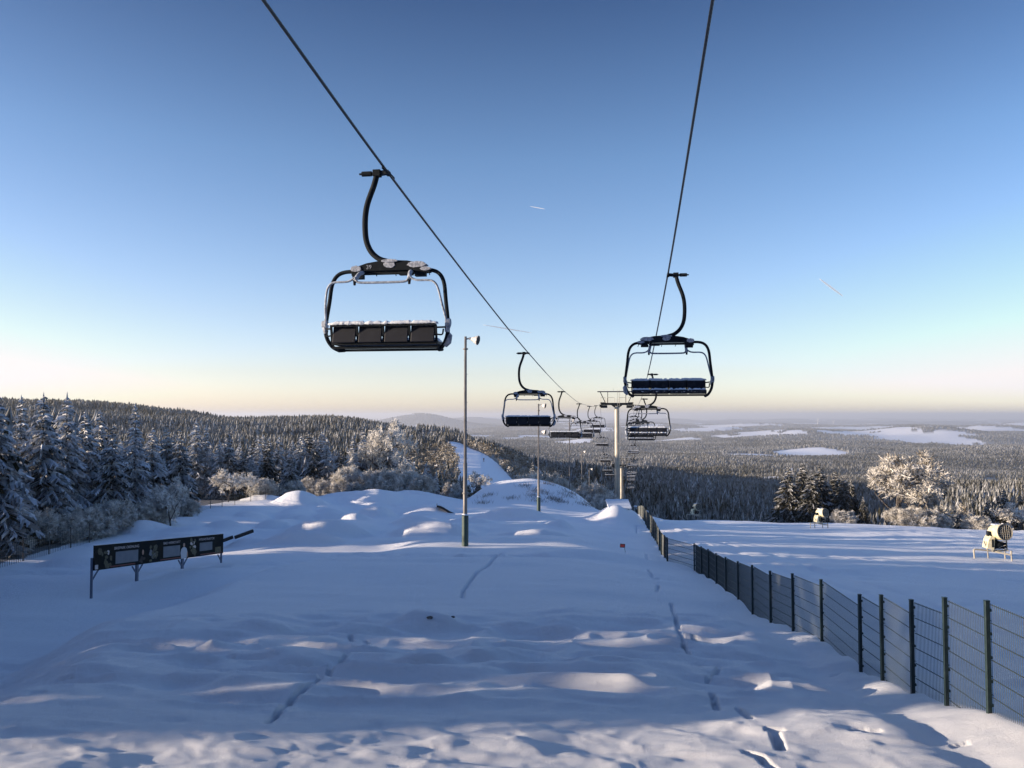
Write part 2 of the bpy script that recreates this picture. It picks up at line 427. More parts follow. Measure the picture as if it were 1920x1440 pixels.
def forest_mask(x, y):
    x = np.asarray(x, float); y = np.asarray(y, float)
    r = np.hypot(x, y); az = np.degrees(np.arctan2(x, y))
    # near field is open snow
    ex = np.interp(y, [-60, 0, 32, 45, 60, 80, 100, 118, 135], [-22, -22, -25, -27, -30, -31, -29, -18, -14])
    exr = np.interp(y, [-60, 0, 60, 100, 116, 125, 135], [150, 130, 95, 85, 60, 30, 12])
    openf = ((x > ex) & (x < exr) & (y < np.interp(x, [-30, -8, 2, 20, 45, 90], [104, 126, 134, 128, 118, 104])))
    f = np.where(openf, 0.0, 1.0)
    # ski slope on the opposite side
    lo = np.interp(r, [180, 240, 330, 400, 450, 475], [-5, -4.0, -3.9, -4.5, -4.75, -4.6])
    hi = np.interp(r, [180, 240, 330, 400, 450, 475], [4, 1.2, -1.0, -3.1, -3.9, -4.3])
    f = np.where((r > 175) & (r < 470) & (az > lo) & (az < hi), 0.0, f)
    # second clearing right of it
    f = np.where((r > 350) & (r < 620) & (np.abs(az - (2.6 - (r - 350) * .012)) < .55), 0.25, f)
    # fields in the plain
    n = .7 * vn(x / 1500, y / 1600, 51) + .7 * vn(x / 480, y / 620, 52) + .12 * vn(x / 150, y / 150, 53)
    th = np.interp(r, [0, 2300, 3200, 6000, 12000], [9, 9, .50, .38, .28])
    f = np.where(n > th, 0.0, f)
    for (cx, Y, wx, wy) in FIELDS:
        f = np.where(((x - cx) / wx) ** 2 + ((y - Y) / wy) ** 2 < 1 + 1.6 * vn(x / 170, y / 260, 55) + .8 * vn(x / 60, y / 80, 56), 0.0, f)
    return f

# ------------------------------------------------------------------ materials
def mat(name, base, rough=.6, metal=0., spec=None, bump=None, noise=None):
    m = bpy.data.materials.new(name); m.use_nodes = True
    nt = m.node_tree; p = nt.nodes['Principled BSDF']
    p.inputs['Base Color'].default_value = (*base, 1)
    p.inputs['Roughness'].default_value = rough
    p.inputs['Metallic'].default_value = metal
    if spec is not None: p.inputs['Specular IOR Level'].default_value = spec
    tc = nt.nodes.new('ShaderNodeTexCoord')
    if noise:
        c2, sc, lo, hi = noise
        n = nt.nodes.new('ShaderNodeTexNoise'); n.inputs['Scale'].default_value = sc; n.inputs['Detail'].default_value = 6
        rp = nt.nodes.new('ShaderNodeMapRange'); rp.inputs[1].default_value = lo; rp.inputs[2].default_value = hi
        mx = nt.nodes.new('ShaderNodeMix'); mx.data_type = 'RGBA'
        mx.inputs[6].default_value = (*base, 1); mx.inputs[7].default_value = (*c2, 1)
        nt.links.new(tc.outputs['Object'], n.inputs['Vector']); nt.links.new(n.outputs[0], rp.inputs[0])
        nt.links.new(rp.outputs[0], mx.inputs[0]); nt.links.new(mx.outputs[2], p.inputs['Base Color'])
    if bump:
        sc, st, ds = bump
        n = nt.nodes.new('ShaderNodeTexNoise'); n.inputs['Scale'].default_value = sc; n.inputs['Detail'].default_value = 5
        b = nt.nodes.new('ShaderNodeBump'); b.inputs['Strength'].default_value = st; b.inputs['Distance'].default_value = ds
        nt.links.new(tc.outputs['Object'], n.inputs['Vector']); nt.links.new(n.outputs[0], b.inputs['Height']); nt.links.new(b.outputs[0], p.inputs['Normal'])
    return m

M = {}
M['snowcap'] = mat('snow_cap', (.66, .71, .78), .7, bump=(30, .5, .02))
M['crust'] = mat('frozen_crust', (.22, .25, .31), .8, noise=((.48, .52, .6), 22, .4, .65), bump=(45, .7, .015))
M['innerblack'] = mat('drum_inside', (.02, .018, .012), .7)
M['dark'] = mat('dark_paint', (.008, .012, .017), .75, spec=.12, noise=((.022, .028, .036), 6, .5, .8))
M['seatpad'] = mat('seat_vinyl', (.010, .013, .022), .6, spec=.3, noise=((.04, .05, .07), 9, .5, .75))
M['panel'] = mat('backrest_shell', (.014, .016, .023), .6, spec=.25, noise=((.022, .025, .034), 3, .45, .8))
M['rime'] = mat('rimed_metal', (.16, .19, .24), .7, noise=((.42, .47, .55), 14, .35, .65), bump=(60, .6, .01))
M['rope'] = mat('steel_rope', (.07, .075, .08), .38, metal=.9)
M['galv'] = mat('galvanised_steel', (.43, .40, .33), .55, metal=.25, noise=((.30, .29, .27), 1.2, .4, .7))
M['green'] = mat('green_painted_steel', (.018, .045, .042), .5, noise=((.03, .07, .065), 8, .4, .7))
M['postgrey'] = mat('grey_board_post', (.10, .13, .19), .7)
M['lampgrey'] = mat('weathered_lamp_steel', (.15, .145, .14), .55, metal=.2, noise=((.24, .23, .22), 2, .4, .7))
M['fence'] = mat('fence_green_steel', (.012, .026, .028), .42, noise=((.03, .05, .055), 12, .5, .8))
M['wire'] = mat('fence_wire', (.030, .045, .050), .5)
M['yellow'] = mat('yellow_paint', (.58, .52, .32), .5, noise=((.70, .66, .52), 7, .4, .7))
M['lamphead'] = mat('lamp_housing', (.34, .33, .31), .5, noise=((.75, .76, .78), 12, .45, .6))
M['bark'] = mat('bark', (.055, .042, .034), .9, noise=((.28, .28, .28), 5, .5, .7), bump=(25, .8, .03))
M['board'] = mat('board_dark_print', (.006, .011, .015), .8, spec=.1, noise=((.014, .016, .014), 2.0, .4, .7))
M['boardwin'] = mat('board_grey_map', (.10, .13, .17), .6, noise=((.13, .16, .20), 3, .4, .7))
M['boardtxt'] = mat('board_lettering', (.42, .40, .42), .5)
M['boardred'] = mat('board_red_band', (.10, .018, .020), .5)
M['olive'] = mat('print_olive', (.06, .07, .035), .5, noise=((.02, .025, .02), 14, .4, .6))
M['skin'] = mat('print_skin', (.35, .22, .17), .6)
M['shirt'] = mat('print_light_shirt', (.42, .46, .52), .6)
M['wood'] = mat('grey_weathered_wood', (.075, .068, .062), .85, noise=((.16, .15, .15), 4, .45, .7))
M['black'] = mat('black_rubber', (.012, .012, .015), .7)
M['red'] = mat('red_sign_paint', (.22, .03, .035), .5)
M['cloth'] = mat('dark_ski_clothes', (.018, .02, .03), .8)
M['grass'] = mat('dry_grass', (.07, .055, .035), .9, noise=((.4, .4, .42), 20, .5, .6))
M['white'] = mat('white_paint', (.78, .78, .78), .5)
M['hut'] = mat('cabin_wall', (.16, .18, .20), .7, noise=((.3, .32, .35), 4, .4, .7))

# frosted foliage: green-black needles to white rime, per face
def frostmat(name, dark, light):
    m = bpy.data.materials.new(name); m.use_nodes = True
    nt = m.node_tree; p = nt.nodes['Principled BSDF']
    p.inputs['Roughness'].default_value = .85; p.inputs['Specular IOR Level'].default_value = .15
    a = nt.nodes.new('ShaderNodeAttribute'); a.attribute_name = 'frost'
    mx = nt.nodes.new('ShaderNodeMix'); mx.data_type = 'RGBA'
    mx.inputs[6].default_value = (*dark, 1); mx.inputs[7].default_value = (*light, 1)
    nt.links.new(a.outputs['Fac'], mx.inputs[0]); nt.links.new(mx.outputs[2], p.inputs['Base Color'])
    return m
M['needle'] = frostmat('frosted_needles', (.032, .030, .016), (.74, .76, .80))
M['twig'] = frostmat('frosted_twigs', (.11, .085, .050), (.79, .775, .74))

# ground: snow, with dark litter under the woods
m = bpy.data.materials.new('snow_ground'); m.use_nodes = True
nt = m.node_tree; N = nt.nodes; Lk = nt.links; p = N['Principled BSDF']
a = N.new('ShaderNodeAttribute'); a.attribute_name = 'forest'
geo = N.new('ShaderNodeNewGeometry')
n1 = N.new('ShaderNodeTexNoise'); n1.inputs['Scale'].default_value = .35; n1.inputs['Detail'].default_value = 5
Lk.new(geo.outputs['Position'], n1.inputs['Vector'])
s1 = N.new('ShaderNodeMix'); s1.data_type = 'RGBA'; s1.inputs[6].default_value = (.84, .87, .92, 1); s1.inputs[7].default_value = (.87, .89, .93, 1)
Lk.new(n1.outputs[0], s1.inputs[0])
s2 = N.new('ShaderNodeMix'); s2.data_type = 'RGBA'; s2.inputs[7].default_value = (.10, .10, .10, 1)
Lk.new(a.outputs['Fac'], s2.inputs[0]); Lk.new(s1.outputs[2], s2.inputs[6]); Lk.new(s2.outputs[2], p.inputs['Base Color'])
p.inputs['Roughness'].default_value = .62; p.inputs['Specular IOR Level'].default_value = .35
b1 = N.new('ShaderNodeTexNoise'); b1.inputs['Scale'].default_value = 75; b1.inputs['Detail'].default_value = 3; b1.inputs['Roughness'].default_value = .75
b2 = N.new('ShaderNodeTexNoise'); b2.inputs['Scale'].default_value = 6; b2.inputs['Detail'].default_value = 6
Lk.new(geo.outputs['Position'], b1.inputs['Vector']); Lk.new(geo.outputs['Position'], b2.inputs['Vector'])
bb = N.new('ShaderNodeBump'); bb.inputs['Strength'].default_value = 1.0; bb.inputs['Distance'].default_value = .045
bc = N.new('ShaderNodeBump'); bc.inputs['Strength'].default_value = .5; bc.inputs['Distance'].default_value = .09
Lk.new(b1.outputs[0], bb.inputs['Height']); Lk.new(b2.outputs[0], bc.inputs['Height']); Lk.new(bc.outputs[0], bb.inputs['Normal'])
Lk.new(bb.outputs[0], p.inputs['Normal'])
M['snow'] = m

# ------------------------------------------------------------------ terrain sheet
rr = [1.2]
while rr[-1] < 60000:
    r = rr[-1]
    k = 1.0055 if r < 26 else (1.0062 if r < 140 else (1.011 if r < 1200 else 1.016))
    rr.append(r * k)
rr = np.array(rr)
fine_a = np.arange(-37, 37.001, .085)
an = np.concatenate([np.arange(-180, -90, 4), np.arange(-90, -45, 1.2), np.arange(-45, -37, .4), fine_a, np.arange(37.4, 45, .4), np.arange(45, 90, 1.2), np.arange(90, 180, 4)])
A, RR = np.meshgrid(np.radians(an), rr)
GX = (np.sin(A) * RR).ravel(); GY = (np.cos(A) * RR).ravel()
GZ = H(GX, GY)
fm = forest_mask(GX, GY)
nr, na = RR.shape
i, j = np.meshgrid(np.arange(nr - 1), np.arange(na), indexing='ij')
j2 = (j + 1) % na
F = np.stack([i * na + j, (i + 1) * na + j, (i + 1) * na + j2, i * na + j2], -1).reshape(-1, 4)
F = F[:, ::-1]
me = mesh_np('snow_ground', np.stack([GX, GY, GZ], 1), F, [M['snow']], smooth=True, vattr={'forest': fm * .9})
tb = MB(); 
ground = bpy.data.objects.new('snow_ground', me); COL.objects.link(ground)
tag(ground, kind='structure')
del GX, GY, GZ, F, A, RR

# ------------------------------------------------------------------ trees
def spruce_mesh(name, seed, h, rad, frost, levels=32, nb=8, ntw=9, bare=.06):
    rg = np.random.RandomState(seed)
    V = []; Fq = []; fr = []
    def quad(a, b, c, d, f):
        n = len(V); V.extend([a, b, c, d]); Fq.append((n, n + 1, n + 2, n + 3)); fr.append(f)
    for L in range(levels):
        t = (L + rg.rand() * .6) / levels
        z0 = h * (bare + (1 - bare) * t)
        rl = rad * (1 - t) ** .85 * (1.0 if t > .12 else .75 + 2 * t) + .10
        n_b = max(4, int(nb * (1 - .4 * t)))
        off = rg.rand() * 6.28
        for k in range(n_b):
            az = off + 6.283 * k / n_b + rg.randn() * .22
            Lb = rl * (.7 + .5 * rg.rand())
            if rg.rand() < .05: continue
            dr = .38 + .30 * rg.rand() - .5 * max(0, t - .8)
            up = .12 + .25 * t
            z0 = h * (bare + (1 - bare) * t) + (rg.rand() - .5) * 1.5 * h / levels
            ca, sa = math.cos(az), math.sin(az)
            brf = np.clip(frost + rg.randn() * .17, 0, 1)
            def P(s):
                return np.array([ca * Lb * s, sa * Lb * s, z0 + Lb * (up * s - dr * s * s)])
            side = np.array([-sa, ca, 0])
            # snow-laden spine
            w = .05 + .05 * Lb
            nseg = 4
            for q in range(nseg):
                s0, s1 = q / nseg, (q + 1) / nseg
                a_, b_ = P(s0), P(s1)
                w0 = w * (1.1 - .7 * s0); w1 = w * (1.1 - .7 * s1)
                up_ = np.array([0, 0, .03 + .02 * Lb])
                f_ = np.clip(brf + .25, 0, 1)
                quad(a_ - side * w0 - up_, a_ + up_, b_ + up_, b_ - side * w1 - up_, f_)
                quad(a_ + up_, a_ + side * w0 - up_, b_ + side * w1 - up_, b_ + up_, f_)
            nt_ = max(3, int(ntw * min(1, .4 + Lb / rad)))
            for q in range(nt_):
                s = .15 + .85 * (q + rg.rand() * .5) / nt_
                base = P(s)
                for sg in (-1, 1):
                    tl = Lb * (.16 + .20 * (1 - s)) * (.7 + .6 * rg.rand()) + .08
                    dirv = side * sg * (.75 + .3 * rg.rand()) + np.array([ca, sa, 0]) * (.45 + .3 * rg.rand()) + np.array([0, 0, -.35 - .45 * rg.rand()])
                    tip = base + dirv * tl
                    wv = np.array([ca, sa, 0]) * tl * (.16 + .1 * rg.rand())
                    dn = np.array([0, 0, -tl * .25])
                    f_ = float(np.clip(brf + rg.randn() * .22 - (.12 if dirv[2] < -.6 else 0), 0, 1))
                    quad(base - wv, base + wv, tip + wv * .5, tip - wv * .3 + dn * .3, f_)
                    if rg.rand() < .5:
                        quad(base, base + dn * 1.4 - wv * .5, tip + dn * 1.3, tip, float(np.clip(f_ - .3, 0, 1)))
    # top spike
    for k in range(5):
        az = k * 1.257; d = np.array([math.cos(az), math.sin(az), 0]) * .10
        b = np.array([0, 0, h * .95]); t_ = np.array([0, 0, h * 1.02])
        quad(b - d, b + d, t_ + d * .1, t_ - d * .1, min(1, frost + .2))
    return mesh_np(name, np.array(V), np.array(Fq), [M['needle']], frost=fr)

def trunk_mesh(h, r):
    b = MB(); b.tube([(0, 0, -1.0), (0, 0, h * .4), (0, 0, h * .97)], [r, r * .7, r * .1], 7)
    me = bpy.data.meshes.new('trunk'); me.from_pydata(b.v, [], b.f); me.materials.append(M['bark']); me.update()
    return me

SPR = []
for (sd_, h, rad, fr) in ((1, 10, 2.6, .66), (2, 10, 2.2, .74), (3, 10, 2.9, .64), (4, 10, 1.7, .80), (5, 10, 2.3, .46), (6, 10, 2.7, .20), (7, 10, 2.7, .10)):
    SPR.append((spruce_mesh('crown', sd_, h, rad, fr), trunk_mesh(h, .2)))

def put_tree(name, kind, x, y, h, label, cat='tree', group=None, wide=1.0, rz=None, sink=.15):
    cm, tm = kind
    o = empty(name, (x, y, H(x, y, False) - sink), rz if rz is not None else random.random() * 6.28)
    sc = h / 10.0
    o.scale = (sc * wide, sc * wide, sc)
    c = bpy.data.objects.new('crown', cm); COL.objects.link(c); c.parent = o
    t = bpy.data.objects.new('trunk', tm); COL.objects.link(t); t.parent = o
    tag(o, label, cat, group)
    return o

def frost_tree_mesh(seed, spread=.55, stems=1, frost=.75, ntwig=7, depth=5, droop=.0, twl=.45, start=.22, tww=.022):
    """unit tree 10 m high: limbs and thousands of rimed twigs"""
    rg = np.random.RandomState(seed)
    V = []; Fq = []; fr = []
    tr = MB()
    def quad(a, b, c, d, f):
        n = len(V); V.extend([a, b, c, d]); Fq.append((n, n + 1, n + 2, n + 3)); fr.append(f)
    def perp(d):
        a = np.cross(d, rg.randn(3)); return a / (np.linalg.norm(a) + 1e-9)
    def twigs(p, d, L, n):
        bo = rg.randn() * .22
        for _ in range(n):
            s = rg.rand()
            b = p + d * L * s
            dd = d * .5 + rg.randn(3) * .55; dd[2] += .15 - droop * (.5 + rg.rand())
            dd /= np.linalg.norm(dd)
            l = twl * (.5 + .9 * rg.rand())
            w = perp(dd) * tww * (.8 + 1.4 * rg.rand())
            f = float(np.clip(frost + bo + rg.randn() * .15, 0, 1))
            e = b + dd * l
            quad(b - w, b + w, e + w * .5, e - w * .5, f)
            m_ = b + dd * l * .5
            d2 = dd + rg.randn(3) * .7; d2 /= np.linalg.norm(d2)
            w2 = perp(d2) * tww * .9
            e2 = m_ + d2 * l * .6
            quad(m_ - w2, m_ + w2, e2 + w2 * .4, e2 - w2 * .4, f)
    def branch(p, d, L, r, dep):
        nseg = 3
        pts = [p.copy()]; q = p.copy(); dd = d.copy()
        for k in range(nseg):
            dd = dd + rg.randn(3) * .13; dd[2] += .04 - droop * .12 * (depth - dep)
            dd /= np.linalg.norm(dd)
            q = q + dd * L / nseg; pts.append(q.copy())
        rs = [r * (1 - .45 * k / nseg) for k in range(nseg + 1)]
        if dep <= 2:
            tr.tube([tuple(x_) for x_ in pts], rs, 5, caps=False)
        else:
            for k in range(nseg):
                w = perp(dd) * max(rs[k], .02)
                f = float(np.clip(frost * .75 + rg.randn() * .2, 0, 1))
                quad(pts[k] - w, pts[k] + w, pts[k + 1] + w * .8, pts[k + 1] - w * .8, f)
        if dep >= 2: twigs(pts[1], (pts[-1] - pts[1]) / L, L, ntwig)
        if dep >= depth: return
        nch = rg.randint(3, 5) if dep else rg.randint(7, 10)
        for c in range(nch):
            s = (start + (1 - start) * (c + rg.rand()) / nch) if dep == 0 else (.35 + .65 * rg.rand())
            idx = min(nseg - 1, int(s * nseg)); fr_ = s * nseg - idx
            b = pts[idx] * (1 - fr_) + pts[idx + 1] * fr_
            nd = dd * (.6 if dep else .45) + perp(dd) * spread * (1.3 + .5 * rg.rand())
            nd[2] += .15
            nd /= np.linalg.norm(nd)
            ll = L * (.50 + .22 * rg.rand()) if dep else L * (.62 - .28 * s + .1 * rg.rand())
            branch(b, nd, ll, r * .55, dep + 1)
    for s in range(stems):
        d0 = np.array([rg.randn() * .1, rg.randn() * .1, 1.0])
        if stems > 1: d0 += np.array([math.cos(s * 6.28 / stems), math.sin(s * 6.28 / stems), 0]) * .45
        d0 /= np.linalg.norm(d0)
        branch(np.array([0, 0, -.5]), d0, 8.0 if stems == 1 else 6.2, .26 if stems == 1 else .16, 0)
    V = np.array(V); top = np.percentile(V[:, 2], 99.7)
    k = 10.0 / top
    V *= k
    cm = mesh_np('crown', V, np.array(Fq), [M['twig']], frost=fr)
    tm = bpy.data.meshes.new('trunk'); tm.from_pydata([tuple(Vector(v) * k) for v in tr.v], [], tr.f); tm.materials.append(M['bark']); tm.update()
    return cm, tm

FT_BIG = frost_tree_mesh(11, spread=.62, frost=.55, depth=4, ntwig=15, twl=.6, tww=.030, start=.10)
FT_ROUND = frost_tree_mesh(19, spread=.55, frost=.82, depth=4, ntwig=15, droop=.28, twl=.6, tww=.032, start=.12)
FT_BIRCH = frost_tree_mesh(13, spread=.42, frost=.85, depth=4, ntwig=6, droop=.15, twl=.7, tww=.05)
BUSH1 = frost_tree_mesh(14, spread=.6, stems=5, frost=.6, depth=3, ntwig=26, twl=1.0, tww=.035)
BUSH2 = frost_tree_mesh(15, spread=.7, stems=6, frost=.72, depth=3, ntwig=26, twl=1.1, tww=.04)

def ht(px, py, Y, cap=18.):
    """place by picture column and distance; height from the top row"""
    p = at(px, py, Y); z = H(p.x, p.y, False)
    return p.x, p.y, min(cap, p.z - z)

LANES = [(0.0, 10.8), (18.7, 18.45), (22.0, 22.25), (45.6, 46.8), (66.6, 67.0), (83, 96), (106, 112)]
TZ = math.tan(abs(SUN_AZ) - R(90))
def in_lane(y, half=1.3, x=-33.):
    y = y - x * TZ
    return any(a - half < y < b + half for a, b in LANES)

near_trees = [  # px, top py, Y, kind, label
 (-8, 728, 44.5, 2, 'broad blue-shaded spruce cut by the left picture edge, drooping snowy boughs'),
 (40, 741, 60, 3, 'slender rimed spruce with a pale top just right of the left picture edge'),
 (82, 736, 53.5, 0, 'tall pointed spruce, first of the two dark spires above the left hill line'),
 (126, 736, 56.5, 1, 'tall pointed spruce, right-hand one of the two dark spires above the left hill line'),
 (160, 770, 60, 2, 'snowy spruce with a sunlit left flank right of the two tall spires'),
 (188, 768, 66, 0, 'grey frosted spruce crowding the sunlit-flanked spruce on its right'),
 (212, 795, 57.5, 4, 'low broad spruce with heavy hanging boughs left of the slim white spruce'),
 (254, 756, 66.5, 3, 'slim white-crusted spruce standing tallest in the gap of the left tree line'),
 (286, 800, 70, 2, 'dark green spruce with sunlit tip right of the slim white spruce'),
 (338, 803, 76, 4, 'open-branched spruce beside three close trunks above the left park edge'),
 (368, 784, 79, 1, 'tallest spruce of the close trio above the left park edge, warm lit top'),
 (387, 798, 82, 3, 'golden-tipped spruce, right one of the close trio above the left park edge'),
 (412, 822, 84, 1, 'small grey spruce leaning out right of the close trio'),
 (456, 845, 93, 5, 'small sunlit dark green spruce with a warm cone of light at the wood edge'),
 (478, 865, 95, 4, 'short sunlit spruce right beside the warm lit cone spruce'),
 (430, 812, 90, 4, 'shaded spruce behind the small grey leaning spruce'),
 (503, 822, 99, 5, 'broad dark spruce left of the bushy centre clump'),
 (523, 816, 102, 2, 'dark spruce in the middle of the centre clump with rimed boughs'),
 (545, 832, 96, 4, 'shaded spruce at the right of the centre clump'),
 (590, 824, 104, 5, 'warm-lit spruce at the left of the pair before the round white tree'),
 (612, 818, 108, 0, 'taller spruce of the pair standing left of the round white tree'),
 (638, 838, 112, 5, 'dark spruce touching the round white tree'),
 (668, 850, 116, 4, 'small dark spruce directly under the round white tree'),
 (798, 876, 108, 1, 'slender sunlit young spruce at the right end of the frosty shrub row'),
 (818, 882, 109, 3, 'second slender sunlit young spruce nearest the tall lamp post'),
]
for (px, py, Y, k, lab) in near_trees:
    while in_lane(Y, .9, at(px, 800, Y).x): Y += .4
    x, y, h = ht(px, py, Y)
    put_tree('spruce_tree', SPR[k], x, y, h, lab, wide={0: 1.0, 1: 1.0, 2: .95, 3: 1.0, 4: 1.05, 5: .95}[k])

frost_trees = [
 (713, 788, 122, FT_ROUND, 'round white frost-covered broadleaf tree rising over the shrub row', .85),
 (322, 893, 60, FT_BIRCH, 'small sunlit frosted birch in front of the dark left wood', .8),
 (428, 878, 84, FT_BIRCH, 'pale grey frosted broadleaf tree at the left park edge', 1.2),
 (464, 884, 88, FT_BIRCH, 'pink-tinged frosted small tree right of the pale grey one', 1.1),
 (892, 882, 112, FT_BIRCH, 'small gold-lit frosted tree behind the tall lamp post', 1.0),
 (768, 858, 116, FT_ROUND, 'white frosted tree with a curved top right of the round white tree', .6),
]
for (px, py, Y, k, lab, wd) in frost_trees:
    x, y, h = ht(px, py, Y)
    put_tree('frosted_tree', k, x, y, h, lab, wide=wd)
shrubs = [
 (20, 985, 45, 1, 'big dim frosted shrub at the foot of the spruces by the left edge'), (70, 955, 49, 0, 'dim grey shrub under the first dark spire'), (120, 960, 51, 1, 'dim grey shrub under the second dark spire'),
 (165, 948, 53, 0, 'grey shrub left of the board, against the spruce boughs'), (212, 935, 55.5, 1, 'tall grey frosted shrub behind the left end of the board'), (262, 950, 58, 0, 'grey frosted shrub below the slim white spruce'),
 (292, 930, 61, 1, 'bushy grey shrub left of the small sunlit birch'), (348, 935, 67, 0, 'thin grey shrub right of the small sunlit birch'),
 (490, 896, 90, 1, 'grey rimed shrub at the wood edge above the park mounds'), (512, 905, 92, 0, 'low grey shrub between the park mounds and the centre clump'),
 (548, 898, 96, 1, 'round rimed shrub below the centre spruce clump'), (585, 894, 107, 0, 'pinkish lit shrub at the left end of the shrub row'), (610, 900, 106, 1, 'low pinkish lit shrub left of the tall lit shrub'),
 (650, 874, 106, 1, 'tall cream-lit shrub forming the left hump of the shrub row'), (684, 884, 105, 0, 'warm tan shrub next to the left hump of the row'), (712, 881, 104, 1, 'tan frosted shrub in the middle of the row'),
 (740, 879, 103, 0, 'cream shrub right of the middle of the row'), (765, 882, 102, 1, 'grey-cream shrub before the curved-top white tree'), (788, 890, 101, 0, 'low dim shrub at the right end of the row'),
 (848, 905, 111, 0, 'low grey shrub left of the gold-lit tree'), (1000, 880, 128, 1, 'small bright frosted shrub peeping over the berm, left of the second lamp post'),
 (1026, 886, 129, 0, 'small lit shrub peeping over the berm, right of the second lamp post'), (1049, 884, 130, 1, 'leaning lit shrub peeping over the berm crest'), (1112, 905, 122, 0, 'pale shrub at the right shoulder of the berm'),
 (1126, 925, 119, 1, 'low pale shrub lower down the right shoulder of the berm'),
]
for (px, py, Y, k, lab) in shrubs:
    x, y, h = ht(px, py, Y); h = max(h, 1.6)
    put_tree('frosted_shrub', (BUSH1, BUSH2)[k], x, y, min(h, 6), lab, 'shrub', wide=1.0 if h < 4 else .8)

# right-hand group beyond the piste edge
right_trees = [
 (1521, 880, 113, SPR[6], 1.2, 'dark spruce closing the gap right of the snow-streaked one beyond the piste'),
 (1580, 888, 114, SPR[6], 1.1, 'dark spruce right behind the middle snow cannon'),
 (1478, 870, 116, SPR[5], 1.25, 'sunlit brown-green spruce at the left of the group beyond the piste'),
 (1504, 866, 119, SPR[6], 1.2, 'spruce with white snow streaks second in the group beyond the piste'),
 (1537, 869, 118, SPR[6], 1.2, 'dark spruce with white patches in the middle of the group beyond the piste'),
 (1566, 880, 121, SPR[6], 1.2, 'dark spruce behind the middle one of the group beyond the piste'),
 (1594, 896, 116, SPR[6], 1.2, 'shaded spruce leaning against the big frosted tree on its left side'),
 (1618, 930, 112, SPR[6], 1.0, 'low dark spruce at the left foot of the big frosted tree'),
 (1800, 935, 112, SPR[4], 1.0, 'low shaded spruce at the right foot of the big frosted tree'),
 (1852, 928, 108, SPR[5], .9, 'dark spruce left of the snow cannon mast, with one lit flank'),
 (1882, 915, 112, SPR[5], 1.1, 'broad dark spruce behind the big snow cannon'),
]
for (px, py, Y, k, wd, lab) in right_trees:
    x, y, h = ht(px, py, Y); put_tree('spruce_tree', k, x, y, h, lab, wide=wd)
for (px, py, Y, k, wd, lab) in [
 (1672, 844, 112, FT_BIG, 1.12, 'big spreading broadleaf tree thick with cream frost beyond the piste'),
 (1742, 900, 116, FT_BIG, .8, 'smaller grey frosted tree leaning out right of the big cream one'),
 (1905, 942, 110, FT_BIRCH, 1.2, 'pinkish frosted tree at the right picture edge')]:
    x, y, h = ht(px, py, Y); put_tree('frosted_tree', k, x, y, h, lab, wide=wd)
for (px, py, Y, k, lab) in [(1688, 952, 106, 0, 'tan leafy frosted shrub under the big cream tree'), (1725, 950, 105, 0, 'tan frosted shrub right of the trunk of the big cream tree'),
 (1765, 966, 105, 1, 'grey-blue frosted shrub at the right of the big cream tree'), (1832, 968, 104, 1, 'rimed shrub between the low spruce and the cannon'), (1580, 955, 108, 0, 'dim shrub under the dark spruces beyond the piste')]:
    x, y, h = ht(px, py, Y); put_tree('frosted_shrub', (BUSH1, BUSH2)[k], x, y, max(2., h), lab, 'shrub', wide=1.2)

# the deeper rows of the left wood, and the wood that runs on beside the camera (it shades the park); trees behind are added
rg = np.random.RandomState(33)
cnt = 0
for Y in np.arange(40, 126, 2.5):
    for row in range(9):
        ex = np.interp(Y, [32, 45, 60, 80, 100, 118, 130], [-26, -29, -32, -33, -31, -20, -15])
        x = ex - 2.5 - row * 4.4 - rg.rand() * 2.5; y = Y + rg.randn() * .8
        if in_lane(y, 1.0 if row < 5 else .4, x): continue
        a = x / y
        if a < -.72: continue
        px = 960 + a * FPX
        sky_y = np.interp(px, [-80, 0, 150, 250, 330, 420, 500, 600, 680, 760], [776, 784, 804, 836, 842, 850, 852, 856, 868, 884]) + rg.rand() * 22
        zt = at(px, sky_y, y).z; h = zt - H(x, y, False)
        if h < 3.2: continue
        k = rg.choice([0, 1, 2, 3, 4, 4, 2])
        put_tree('spruce_tree', SPR[k], x, y, min(h, 13), 'spruce in the dense wood behind the front row of the left tree line', group='spruces filling the left wood', wide=.95)
        cnt += 1
SIDE = []
for Y in np.arange(-24, 46, 3.0):
    for row in range(5):
        x = -28 - row * 5 - rg.rand() * 3; y = Y + rg.randn() * .6
        if x / max(y, .1) > -.74 and y > 0: continue
        if in_lane(y, 1.3, x): continue
        SIDE.append((x, y + (.8 if 9 < y < 13 and row % 2 else 0), (15 + rg.rand() * 3 if 12.5 < y < 32 else 9.9 + rg.rand() * 2.4) - (1.0 if row == 0 else 0)))

for (x, y, h) in ((-45, 16.6, 9.3), (-60, 14.8, 10.5)):
    SIDE.append((x, y, h))
for Y in np.arange(-46, -17, 4.6):          # unseen trees added behind the camera to darken slopes facing it
    for X in np.arange(-70, 75, 4.4):
        SIDE.append((X + rg.randn(), Y + rg.randn(), 24 + rg.rand() * 7))
for Y in np.arange(36, 128, 2.4):
    for row in range(5):
        x = -64 - row * 6 - rg.rand() * 4; y = Y + rg.randn() * .5
        if in_lane(y, .5, x): continue
        SIDE.append((x, y, 1.2 + rg.rand() * 1.0 - H(x, y, False) + (-x - 64) * .02))

